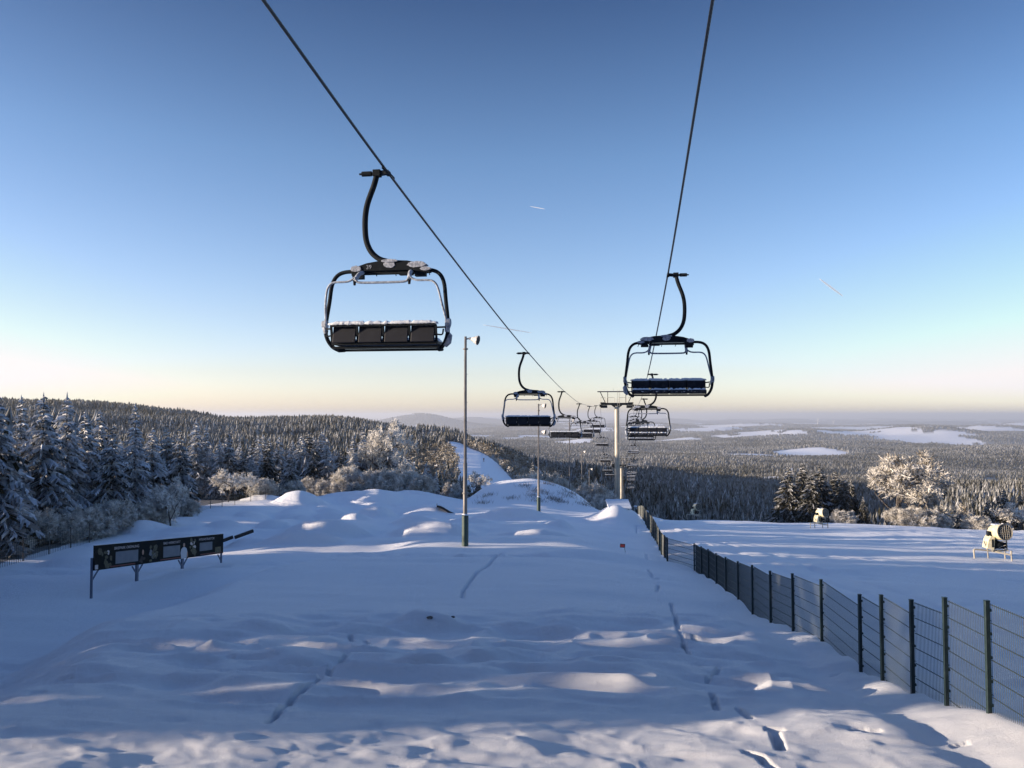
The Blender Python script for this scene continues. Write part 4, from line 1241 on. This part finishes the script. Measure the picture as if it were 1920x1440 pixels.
# ------------------------------------------------------------------ the mesh fence along the piste
def make_fence():
    root = empty('mesh_fence', (FP[0].x, FP[0].y, FP[0].z))
    o0 = Vector(root.location)
    posts = []
    ex = Vector((FP[0].x - .115, FP[0].y - 1.3, FP[0].z + .42)); ex2 = Vector((ex.x - .2, ex.y - 2.3, ex.z + .5))
    base = [ex2, ex] + [Vector(p) for p in FP]
    tops = [FP[0].z + 2.0, FP[0].z + 1.80] + [at(q[0], q[3], q[2]).z for q in FEN]
    g_ = []
    for k, (b_, t_) in enumerate(zip(base, tops)):
        g = MB()
        g.box((b_.x - o0.x, b_.y - o0.y, (b_.z - .45 + t_) / 2 - o0.z), (.062, .05, t_ - b_.z + .45))
        g.box((b_.x - o0.x, b_.y - o0.y, t_ + .006 - o0.z), (.07, .058, .014))
        for q in range(5): g.box((b_.x - o0.x + .04, b_.y - o0.y, t_ - .12 - q * .32 - o0.z), (.028, .05, .04))
        g.build('post', M['fence'], root, bevel=.004 if k < 9 else 0)
    for k in range(len(base) - 1):
        a, b = base[k].copy(), base[k + 1].copy()
        ta, tb_ = tops[k] - (.25 if base[k].y < 17 else (.16 if base[k].y < 25 else .09)), tops[k + 1] - .03
        off = Vector((.055, 0, 0))
        g = MB()
        dist = (a.y + b.y) / 2
        L = math.hypot(b.x - a.x, b.y - a.y)
        nv = max(4, int(L / .05)) if dist < 42 else max(4, int(L / .1))
        rad_ = .0036 if dist < 20 else (.0045 if dist < 34 else .0062)
        hgt = max(ta - a.z, tb_ - b.z) + .25
        for q in range(nv + 1):
            t = q / nv; px_ = a.lerp(b, t) + off; zt = ta + (tb_ - ta) * t
            g.tube([(px_.x - o0.x, px_.y - o0.y, px_.z - .28 - o0.z), (px_.x - o0.x, px_.y - o0.y, zt - o0.z)], rad_, 4, caps=False)
        nh = int(hgt / .25) + 1
        for q in range(nh):
            for s_ in (-.008, .008):
                za, zb_ = ta - .02 - q * .25, tb_ - .02 - q * .25
                g.tube([(a.x + off.x + s_ - o0.x, a.y - o0.y, za - o0.z), (b.x + off.x + s_ - o0.x, b.y - o0.y, zb_ - o0.z)], rad_ * 1.25, 4, caps=False)
        g.build('wire_panel', M['wire'], root)
    tag(root, 'long dark green wire mesh fence with square posts dividing the park from the piste', 'fence')
make_fence()
# wooden gate fence by the tower and the pale fence across the far end
def rail_fence(pts, h, label, name='rail_fence', post_w=.09, matp='wood', rails=2, mesh=False):
    root = empty(name, (pts[0][0], pts[0][1], H(pts[0][0], pts[0][1], False)))
    o0 = Vector(root.location)
    B = [Vector((x, y, H(x, y, False))) for x, y in pts]
    for p_ in B:
        g = MB(); g.box((p_.x - o0.x, p_.y - o0.y, p_.z + h / 2 - .2 - o0.z), (post_w, post_w, h + .4), fr=0)
        g.build('post', M[matp], root)
    g = MB()
    for a, b in zip(B[:-1], B[1:]):
        for q in range(rails):
            zz = h * (.92 - q * .8 / rails)
            g.beam(a - o0 + Vector((0, -.03, zz)), b - o0 + Vector((0, -.03, zz)), .025 if mesh else .05, .02 if mesh else .09)
        if mesh:
            L = (b - a).length; n = int(L / .22)
            for q in range(n):
                c = a.lerp(b, q / n) - o0 + Vector((0, -.03, 0)); g.beam(c, c + Vector((0, 0, h * .92)), .012, .012)
    g.build('netting' if mesh else 'rail', M['wire'] if mesh else M[matp], root)
    tag(root, label, 'fence')
xs = []
for Y in np.arange(36, 112, 3.0):
    xs.append((float(np.interp(Y, [32, 45, 60, 80, 92, 100, 112], [-24.5, -26.2, -28.5, -28.5, -26, -22, -14])), float(Y)))
rail_fence(xs, 1.25, 'low wire fence with thin posts along the foot of the left wood', 'boundary_fence', .05, 'wood', 3, True)
rail_fence([(-13.5, 113), (-11.5, 113.4), (-9.6, 113.6), (-8, 113.8), (-6.6, 113.4)], 1.5, 'short fence of pale posts left of the berm behind the tall lamp', 'paling_fence', .10, 'rime', 3, True)
rail_fence([(13.8, 107), (15.2, 107), (16.6, 106.8), (17.6, 106.5)], 1.3, 'small grey gate fence between the kicker mound and the mesh fence', 'gate_fence', .08, 'fence', 5, True)

# little cabin boxes by the tower foot
def control_box(x, y, w, h, label):
    z_ = H(x, y, False)
    root = empty('control_cabinet', (x, y, z_))
    g = MB(); g.box((0, 0, h * .55), (w, w * .6, h)); g.box((-w * .3, -.0, -.3), (.1, .1, .8)); g.box((w * .3, -.0, -.3), (.1, .1, .8)); g.build('body', M['hut'], root, bevel=.02)
    g = MB(); g.box((0, -w * .3 - .006, h * .62), (w * .7, .012, h * .45)); g.build('door', M['dark'], root)
    g = MB(); snow_strip(g, -w * .52, w * .52, 0, w * .32, h * 1.05, .12, 5, 12); g.build('snow_cap', M['snowcap'], root, smooth=True)
    tag(root, label, 'cabinet')
control_box(18.6, 118, .9, 1.9, 'grey snow-capped cabinet at the foot of the first lift tower')
control_box(20.4, 121, .8, 1.5, 'smaller pale cabinet right of the one at the lift tower foot')

# ------------------------------------------------------------------ board with four posts
def make_board():
    a = at(175, 1092, 31.6); b = at(417, 1066, 40.4)
    za, zb = at(172, 1100, 31.6).z, at(417, 1070, 40.4).z
    root = empty('information_board', (a.x, a.y, za))
    d = Vector((b.x - a.x, b.y - a.y, 0)); L = d.length
    root.rotation_euler = (0, 0, math.atan2(d.y, d.x))
    top0 = at(175, 1023, 31.6).z - za; bot0 = at(175, 1070, 31.6).z - za
    top1 = at(418, 1001, 40.4).z - za; bot1 = at(418, 1037, 40.4).z - za
    # sheared panel that follows the fall of the slope; local x along the board, -y faces the camera
    def pz(x, v): t = x / L; return (bot0 * (1 - t) + bot1 * t) * (1 - v) + (top0 * (1 - t) + top1 * t) * v
    def flat(name, poly, mat_, parent, y0, y1):
        g = MB(); n = len(poly)
        vs = [(x, y0, pz(x, v)) for x, v in poly] + [(x, y1, pz(x, v)) for x, v in poly]
        fs = [tuple(range(n)), tuple(range(2 * n - 1, n - 1, -1))] + [(i, i + n, (i + 1) % n + n, (i + 1) % n) for i in range(n)]
        g.add(vs, fs); return g.build(name, mat_, parent)
    pn = flat('panel', [(0, 0), (L, 0), (L, 1), (0, 1)], M['board'], root, -.03, .03)
    def win(x0, x1, v0, v1): flat('map_window', [(x0, v0), (x1, v0), (x1, v1), (x0, v1)], M['boardwin'], pn, -.034, -.028)
    s = L / 3
    win(.95 * s * .42, .86 * s, .16, .66); win(1.42 * s, 1.82 * s, .16, .66); win(2.33 * s, 2.68 * s, .25, .66)
    for x0, x1 in ((.30 * s, .80 * s), (1.35 * s, 1.9 * s), (2.35 * s, 2.95 * s)):
        flat('red_band', [(x0, .05), (x1, .05), (x1, .10), (x0, .10)], M['boardred'], pn, -.034, -.028)
    sl = math.atan2(pz(L, .7) - pz(0, .7), L)
    for (tx, x, v) in (('BIKEPARK ORDNUNG', .62 * s, .76), ('BIKE WERKSTATT', 1.62 * s, .76), ('MTB INSTRUKTOR', 2.52 * s, .77)):
        text_mesh(tx, .155, M['boardtxt'], 'heading', pn, (x, -.036, pz(x, v)), (R(90), -sl, 0), .002)
    rg_ = random.Random(4)
    def fig(cx, v0, v1, mat_, n=9, wd=.16, seed=0):    # printed rider figures as soft-edged shapes
        r2 = random.Random(seed)
        for k in range(n):
            u = r2.random(); c = cx + (r2.random() - .5) * wd * 2.6; v = v0 + (v1 - v0) * u; w = .05 + .09 * r2.random(); h = .05 + .08 * r2.random()
            pl = [(c + math.cos(q * .898) * w * (.7 + .6 * r2.random()), min(.97, max(.03, v + math.sin(q * .898) * h * (.7 + .6 * r2.random())))) for q in range(7)]
            flat('print_patch', pl, mat_, pn, -.0345 - k * .0004, -.028)
    fig(.20 * s, .08, .8, M['olive'], 14, .26, 1); fig(1.18 * s, .1, .75, M['olive'], 12, .22, 2); fig(1.18 * s, .15, .6, M['boardwin'], 6, .14, 3)
    fig(2.12 * s, .1, .85, M['olive'], 14, .22, 5); fig(2.14 * s, .3, .8, M['boardtxt'], 3, .12, 6); fig(.94 * s, .05, .35, M['black'], 5, .10, 7); fig(.22 * s, .6, .85, M['boardtxt'], 2, .1, 8)
    # man in a light shirt, printed between window two and post three
    cx = 1.92 * s
    flat('print_shirt', [(cx - .2, 0.0), (cx + .2, 0.0), (cx + .26, .28), (cx + .2, .46), (cx + .07, .54), (cx - .07, .54), (cx - .2, .46), (cx - .26, .28)], M['shirt'], pn, -.038, -.028)
    flat('print_head', [(cx + math.cos(q * .785) * .075, .64 + math.sin(q * .785) * .10) for q in range(8)], M['skin'], pn, -.039, -.028)
    flat('print_arm', [(cx + .2, .05), (cx + .30, .08), (cx + .28, .3), (cx + .22, .3)], M['skin'], pn, -.0385, -.028)
    flat('print_mask', [(.96 * s + math.cos(q * .785) * .06, .52 + math.sin(q * .785) * .12) for q in range(8)], M['skin'], pn, -.0385, -.028)
    flat('yellow_notice', [(2.76 * s, .07), (2.93 * s, .07), (2.93 * s, .36), (2.76 * s, .36)], M['olive'], pn, -.038, -.028)
    flat('sticker', [(.03, .04), (.20, .04), (.20, .22), (.03, .22)], M['boardtxt'], pn, -.038, -.028)
    g = MB(); g.beam((-.02, 0, pz(0, 1) + .015), (L + .02, 0, pz(L, 1) + .015), .07, .02); g.build('snow_edge', M['snowcap'], pn)
    # posts with braces
    for k, (px, py, Y) in enumerate(((173, 1102, 31.6), (259, 1088, 34.2), (341, 1077, 37.3), (417, 1070, 40.4))):
        q = at(px, py, Y); x = (Vector((q.x - a.x, q.y - a.y, 0))).dot(d.normalized())
        zg = H(q.x, q.y, False) - za - .3
        g = MB(); w = .06 if k in (0, 3) else .13
        g.box((x, .08, (zg + pz(x, .5)) / 2), (w, .08, pz(x, .5) - zg))
        for s_ in ((1,) if k == 0 else ((-1,) if k == 3 else (-1, 1))):
            g.beam((x, .08, pz(x, 0) - .42), (x + s_ * .34, .05, pz(x, 0) - .02), .045, .045)
        g.build('post', M['postgrey'], root)
    tag(root, 'long dark printed board on four posts standing in the snow at the left', 'board')
make_board()

# ------------------------------------------------------------------ park features
def curved_ramp():
    x, y = hit(841, 957); z_ = H(x, y, False)
    root = empty('snow_ramp', (x, y, z_), .1)
    g = MB(); n = 14; vs = []; fs = []
    for i in range(n + 1):
        t = i / n; X = -1.25 + 2.9 * t; Z = .50 * math.cos(t * math.pi * 1.25) * (1 - .3 * t) + .12
        for yy in (-.9, .9):
            for zz in (0, -.14 - .12 * math.sin(math.pi * t * .6 + .5)): vs.append((X, yy, Z + zz))
    for i in range(n):
        a = i * 4; b = a + 4
        fs += [(a, a + 2, b + 2, b), (a + 1, b + 1, b + 3, a + 3), (a, b, b + 1, a + 1), (a + 2, a + 3, b + 3, b + 2)]
    fs += [(0, 1, 3, 2), (n * 4, n * 4 + 2, n * 4 + 3, n * 4 + 1)]
    g.add(vs, fs); g.build('curved_deck', M['black'], root)
    g = MB(); vs = []; fs = []
    for i in range(n + 1):
        t = i / n; X = -1.2 + 2.8 * t; Z = .50 * math.cos(t * math.pi * 1.25) * (1 - .3 * t) + .12
        vs += [(X, -.86, Z + .004), (X, 0, Z + .07), (X, .92, Z + .004)]
    for i in range(n):
        a = i * 3; fs += [(a, a + 1, a + 4, a + 3), (a + 1, a + 2, a + 5, a + 4)]
    g.add(vs, fs); g.build('snow_cover', M['snowcap'], root, smooth=True)
    tag(root, 'curved black ramp half buried in snow left of the tall lamp post', 'ramp')
curved_ramp()
def beam_rail():
    p = at(437, 1007, 47); x, y = p.x, p.y; z_ = H(x, y, False)
    root = empty('jib_rail', (x, y, z_ + .15), .5)
    g = MB(); g.beam((-.9, 0, -.1), (.0, 0, .18), .14, .18); g.beam((.1, 0, .14), (1.2, .3, .42), .14, .18); 
    g.build('rail', M['black'], root)
    tag(root, 'dark bent rail sticking out of the snow right of the board', 'rail')
beam_rail()
def kicker():
    x, y = 10.7, 80.3
    z_ = H(x, y, False) - .12
    root = empty('kicker_box', (x, y, z_ - .25))
    g = MB(); rt = Matrix.Rotation(R(14), 3, 'X')
    g.box((0, 0, .30), (2.0, 2.3, .42), rt); g.build('body', M['black'], root)
    g = MB(); g.box((.05, -.16, .56), (2.35, 2.45, .2), rt); g.build('snow_top', M['snowcap'], root, bevel=.06)
    tag(root, 'snow-covered kicker box on top of the mound beside the fence end', 'kicker')
kicker()
def small_sign():
    x, y = hit(1173, 1036); z_ = H(x, y, False)
    root = empty('warning_sign', (x, y, z_ - .1))
    g = MB(); g.beam((0, 0, 0), (-.09, 0, .55), .035, .02); g.build('stake', M['fence'], root)
    g = MB(); g.box((-.18, -.02, .50), (.30, .015, .22), Matrix.Rotation(R(4), 3, 'Y')); pl = g.build('plate', M['black'], root)
    g = MB(); g.box((-.18, -.031, .50), (.22, .006, .13), Matrix.Rotation(R(4), 3, 'Y')); g.build('red_field', M['red'], pl)
    tag(root, 'small dark red sign on a short stake in the snow before the fence', 'sign')
small_sign()

# ------------------------------------------------------------------ snow cannons
def make_cannon():
    root = empty('snow_cannon', (0, 0, 0))
    ax = Vector((.22, -1, .16)).normalized()
    c = Vector((.25, -.15, 1.72))
    g = MB()
    n = 24
    # open drum: outer and inner wall
    g.tube([c - ax * .62, c - ax * .5, c + ax * .38, c + ax * .42], [.40, .47, .50, .52], n, caps=False)
    g.tube([c + ax * .36, c + ax * .44], .515, n, caps=False)
    br_ = g.build('barrel', M['yellow'], root, smooth=True)
    g = MB(); g.tube([c + ax * .43, c + ax * .38, c - ax * .6], [.49, .45, .38], n); g.build('barrel_inside', M['innerblack'], br_, smooth=False)
    g = MB()
    u = ax.cross(Vector((0, 0, 1))).normalized(); w = u.cross(ax)
    q0 = c + ax * .455
    for rr_ in (.25, .50):
        g.tube([q0 + (u * math.cos(k * math.pi / 12) + w * math.sin(k * math.pi / 12)) * rr_ for k in range(25)], .009 if rr_ < .5 else .022, 5, caps=False)
    for k in range(-3, 4):
        o_ = k * .14; hl = math.sqrt(max(0, .5 ** 2 - o_ ** 2))
        g.tube([q0 + u * o_ - w * hl, q0 + u * o_ + w * hl], .009, 4); g.tube([q0 + w * o_ - u * hl, q0 + w * o_ + u * hl], .009, 4)
    g.build('grille', M['galv'], root)
    g = MB(); g.tube([c - ax * .45, c - ax * .1], [.15, .12], 12)
    for k in range(6):
        a = k * math.pi / 3; g.beam(c - ax * .25, c - ax * .2 + (u * math.cos(a) + w * math.sin(a)) * .38, .10, .02)
    g.build('fan', M['black'], root)
    g = MB(); g.prism([(-.62, .72), (-.18, .62), (-.12, 1.45), (-.38, 1.50), (-.52, 1.25)][::-1], -.35, .35)
    cb = g.build('cabinet', M['yellow'], root, bevel=.03)
    g = MB(); g.box((-.27, -.36, 1.05), (.12, .02, .5)); g.box((-.33, 0, 1.6), (.22, .3, .3)); g.build('panel', M['dark'], cb, bevel=.02)
    g = MB(); g.tube([(.15, -.2, .95), (.15, .35, .95)], .24, 14); g.tube([(.15, -.32, .95), (.15, -.2, .95)], .12, 10); g.box((.15, .1, .74), (.6, .6, .1)); g.box((.5, .1, .9), (.22, .5, .3))
    g.build('compressor', M['dark'], root, bevel=.02)
    g = MB()
    g.beam((-1.25, -.1, .62), (-.2, 0, .52), .09, .09); g.beam((-.2, 0, .52), (.75, -.35, .36), .10, .10); g.beam((.1, 0, .5), (.85, .7, .45), .09, .09); g.beam((-.2, 0, .58), (.75, -.1, .58), .08, .08)
    g.beam((.68, -.05, .58), (.62, -.1, 1.5), .07, .07); g.beam((-.15, -.1, .62), (.5, -.3, .95), .03, .03); g.beam((-.5, -.2, .55), (-.72, -.2, 1.15), .06, .06); g.beam((.55, -.2, 1.15), (.2, -.2, 1.15), .05, .05)
    g.build('frame', M['galv'], root)
    for (x, y) in ((-1.28, -.1), (.78, -.37), (.88, .72), (-.1, .8)):
        g = MB(); g.tube([(x, y, .62), (x, y, .42)], .06, 8); g.tube([(x, y, .42), (x + .03, y, -.1)], .045, 8); g.build('leg', M['galv'], root)
    g = MB(); g.tube([(.70, .5, 1.0), (.70, .5, 2.05)], .016, 6); g.tube([(.70, .5, 2.05), (.70, .5, 2.09), (.70, .5, 2.17), (.70, .5, 2.21)], [.03, .08, .08, .03], 10); g.build('mast_lamp', M['white'], root)
    g = MB(); snow_strip(g, -.1, .62, .1, .28, 2.16, .05, 8, 12); g.build('snow_cap', M['snowcap'], root, smooth=True)
    return root
cn = make_cannon()
p = at(1866, 1046, 50); cn.location = (p.x, p.y, H(p.x, p.y, False) + .02); cn.rotation_euler = (0, 0, R(-8))
tag(cn, 'large cream-yellow snow cannon with round grille at the right edge of the piste', 'snow cannon', 'snow cannons on the piste')
c2 = copy_tree(cn); x, y = hit(1537, 990, 40); c2.location = (x, y, H(x, y, False)); c2.rotation_euler = (0, 0, R(14)); c2.scale = (.86 * y / 78,) * 3
tag(c2, 'shaded snow cannon before the dark spruces in the middle of the piste', 'snow cannon')
c3 = copy_tree(cn); p = at(1303, 958, 118); c3.location = (p.x, p.y, at(1303, 943, 118).z - 2.3); c3.rotation_euler = (0, 0, R(5))
c3.location.z = max(c3.location.z, H(p.x, p.y, False) - .05)
tag(c3, 'small far snow cannon peeping over the piste edge near the fence end', 'snow cannon')

# ------------------------------------------------------------------ skier on the far slope
def person():
    x, y = hit(907, 866, 180); z_ = H(x, y, False)
    root = empty('person', (x, y, z_))
    vs = [(0, 0, .95), (0, 0, 1.2), (0, 0.02, 1.42), (0, .03, 1.52), (0, .05, 1.66), (-.12, 0, .92), (-.14, .06, .5), (-.14, 0, .08), (-.14, .14, .05), (.12, 0, .92), (.14, .06, .5), (.14, 0, .08), (.14, .14, .05),
          (-.2, .02, 1.4), (-.3, .05, 1.12), (-.26, .28, 1.0), (.2, .02, 1.4), (.3, .05, 1.12), (.26, .28, 1.0)]
    es = [(0, 1), (1, 2), (2, 3), (3, 4), (0, 5), (5, 6), (6, 7), (7, 8), (0, 9), (9, 10), (10, 11), (11, 12), (2, 13), (13, 14), (14, 15), (2, 16), (16, 17), (17, 18)]
    rs = [.16, .17, .17, .07, .12, .11, .08, .06, .06, .11, .08, .06, .06, .08, .06, .045, .08, .06, .045]
    me = bpy.data.meshes.new('body'); me.from_pydata(vs, es, []); me.materials.append(M['cloth'])
    o = bpy.data.objects.new('body', me); COL.objects.link(o); o.parent = root
    sk = o.modifiers.new('skin', 'SKIN')
    for v, r_ in zip(me.skin_vertices[0].data, rs): v.radius = (r_, r_)
    me.skin_vertices[0].data[0].use_root = True
    ss = o.modifiers.new('sub', 'SUBSURF'); ss.levels = 1; ss.render_levels = 1
    g = MB()
    for s_ in (-.14, .14): g.box((s_, .1, .02), (.1, 1.6, .03))
    g.build('skis', M['black'], root)
    tag(root, 'person skiing alone in dark clothes on the far shaded slope', 'person')
person()

# frozen clods lying on the mound in front
for (px, py, sz, lab) in ((806, 1161, .055, 'dark clod of earth on the small snow mound in the foreground'), (849, 1163, .04, 'smaller clod at the right foot of the small snow mound')):
    x, y = hit(px, py); r3 = random.Random(px); g = MB()
    n_ = 8; rings = []
    for q in range(5):
        th = math.pi * q / 4
        rings += [(math.sin(th) * math.cos(k * .785) * sz * (1.3 + .5 * r3.random()), math.sin(th) * math.sin(k * .785) * sz * (.8 + .4 * r3.random()), math.cos(th) * sz * (.6 + .3 * r3.random())) for k in range(n_)]
    g.add(rings, [(q * n_ + k, q * n_ + (k + 1) % n_, (q + 1) * n_ + (k + 1) % n_, (q + 1) * n_ + k) for q in range(4) for k in range(n_)])
    o = g.build('clod', M['bark']); o.location = (x, y, H(x, y) + sz * .3); tag(o, lab, 'clod')

# dry grass and twigs poking out of the berm
g = MB()
r2 = random.Random(11)
spots = [(hit(px, py)) for px, py in [(1062, 930), (1048, 938), (1035, 936), (1020, 925), (1005, 922), (1075, 912), (1088, 916), (915, 930), (905, 944), (985, 912), (1100, 925), (1028, 908), (998, 930), (1092, 946), (1110, 950), (1050, 942), (1012, 940), (1070, 925), (895, 920), (960, 935)]]
for (sx, sy) in spots:
    for k in range(60):
        x = sx + r2.gauss(0, .55); y = sy + r2.gauss(0, .35); z_ = H(x, y, False)
        a = r2.random() * 6.28; l = .15 + .35 * r2.random(); t = Vector((math.cos(a) * l * .7, math.sin(a) * l * .7, l))
        g.tube([(x, y, z_ - .05), (x + t.x, y + t.y, z_ + t.z)], [.018, .006], 3, caps=False)
o = g.build('dry_grass', M['grass']); tag(o, kind='stuff')

# wind turbines on the horizon
def turbine(px, ytop, Y, label, ph):
    p = at(px, ytop, Y); zb = H(p.x, p.y, False)
    root = empty('wind_turbine', (p.x, p.y, zb)); Hh = p.z - zb
    g = MB(); g.tube([(0, 0, 0), (0, 0, Hh)], [4.5, 2.6], 10); g.build('mast', M['white'], root)
    g = MB(); g.box((0, 0, Hh), (5, 12, 5)); g.build('nacelle', M['white'], root)
    for k in range(3):
        a = ph + k * 2.094; g = MB(); d = Vector((math.sin(a), 0, math.cos(a)))
        g.tube([Vector((0, -8, Hh)), Vector((0, -8, Hh)) + d * 12, Vector((0, -8, Hh)) + d * 55], [2.2, 3.0, .6], 6); g.build('blade', M['white'], root)
    tag(root, label, 'wind turbine')
turbine(1533, 788, 13500, 'taller white wind turbine on the hazy plain', .2)
turbine(1562, 790, 14800, 'shorter white wind turbine right of the taller one', .9)

# contrails high in the air
def contrail(p0, p1, Y, r_, label):
    a = at(*p0, Y); b = at(*p1, Y * 1.02)
    root_pts = [a.lerp(b, t) for t in np.linspace(0, 1, 14)]
    mid = root_pts[7].copy()
    g = MB(); g.tube([q - mid for q in root_pts], [r_ * (.15 + .85 * math.sin(math.pi * t) ** .6) for t in np.linspace(0.02, .98, 14)], 8)
    o = g.build('contrail', M['vapour'], smooth=True); o.location = mid
    o.visible_shadow = True
    tag(o, label, 'contrail')
m = bpy.data.materials.new('ice_vapour'); m.use_nodes = True
nt = m.node_tree; nt.nodes.clear()
out = nt.nodes.new('ShaderNodeOutputMaterial'); mx = nt.nodes.new('ShaderNodeMixShader'); tr = nt.nodes.new('ShaderNodeBsdfTransparent'); df = nt.nodes.new('ShaderNodeBsdfDiffuse')
tl = nt.nodes.new('ShaderNodeBsdfTranslucent'); m2 = nt.nodes.new('ShaderNodeMixShader'); m2.inputs[0].default_value = .5
df.inputs[0].default_value = (.95, .95, .95, 1); tl.inputs[0].default_value = (.95, .95, .95, 1)
mx.inputs[0].default_value = .45
nt.links.new(df.outputs[0], m2.inputs[1]); nt.links.new(tl.outputs[0], m2.inputs[2])
nt.links.new(tr.outputs[0], mx.inputs[1]); nt.links.new(m2.outputs[0], mx.inputs[2]); nt.links.new(mx.outputs[0], out.inputs[0])
M['vapour'] = m
contrail((1537, 523), (1580, 555), 40000, 52, 'short white contrail in the sky at the right')
contrail((994, 387), (1022, 392), 40000, 20, 'tiny faint contrail high in the middle of the sky')
contrail((906, 609), (996, 624), 60000, 48, 'long thin contrail crossed by the left rope')

# ------------------------------------------------------------------ haze
m = bpy.data.materials.new('haze'); m.use_nodes = True
nt = m.node_tree; nt.nodes.clear()
out = nt.nodes.new('ShaderNodeOutputMaterial'); pv = nt.nodes.new('ShaderNodeVolumePrincipled')
pv.inputs['Color'].default_value = (.82, .88, 1.0, 1); pv.inputs['Density'].default_value = 7.5e-5; pv.inputs['Anisotropy'].default_value = .3
nt.links.new(pv.outputs[0], out.inputs['Volume'])
g = MB(); g.box((0, 0, (-420 + 75) / 2), (123000, 123000, 75 + 420))
hz = g.build('haze', m); tag(hz, kind='stuff')
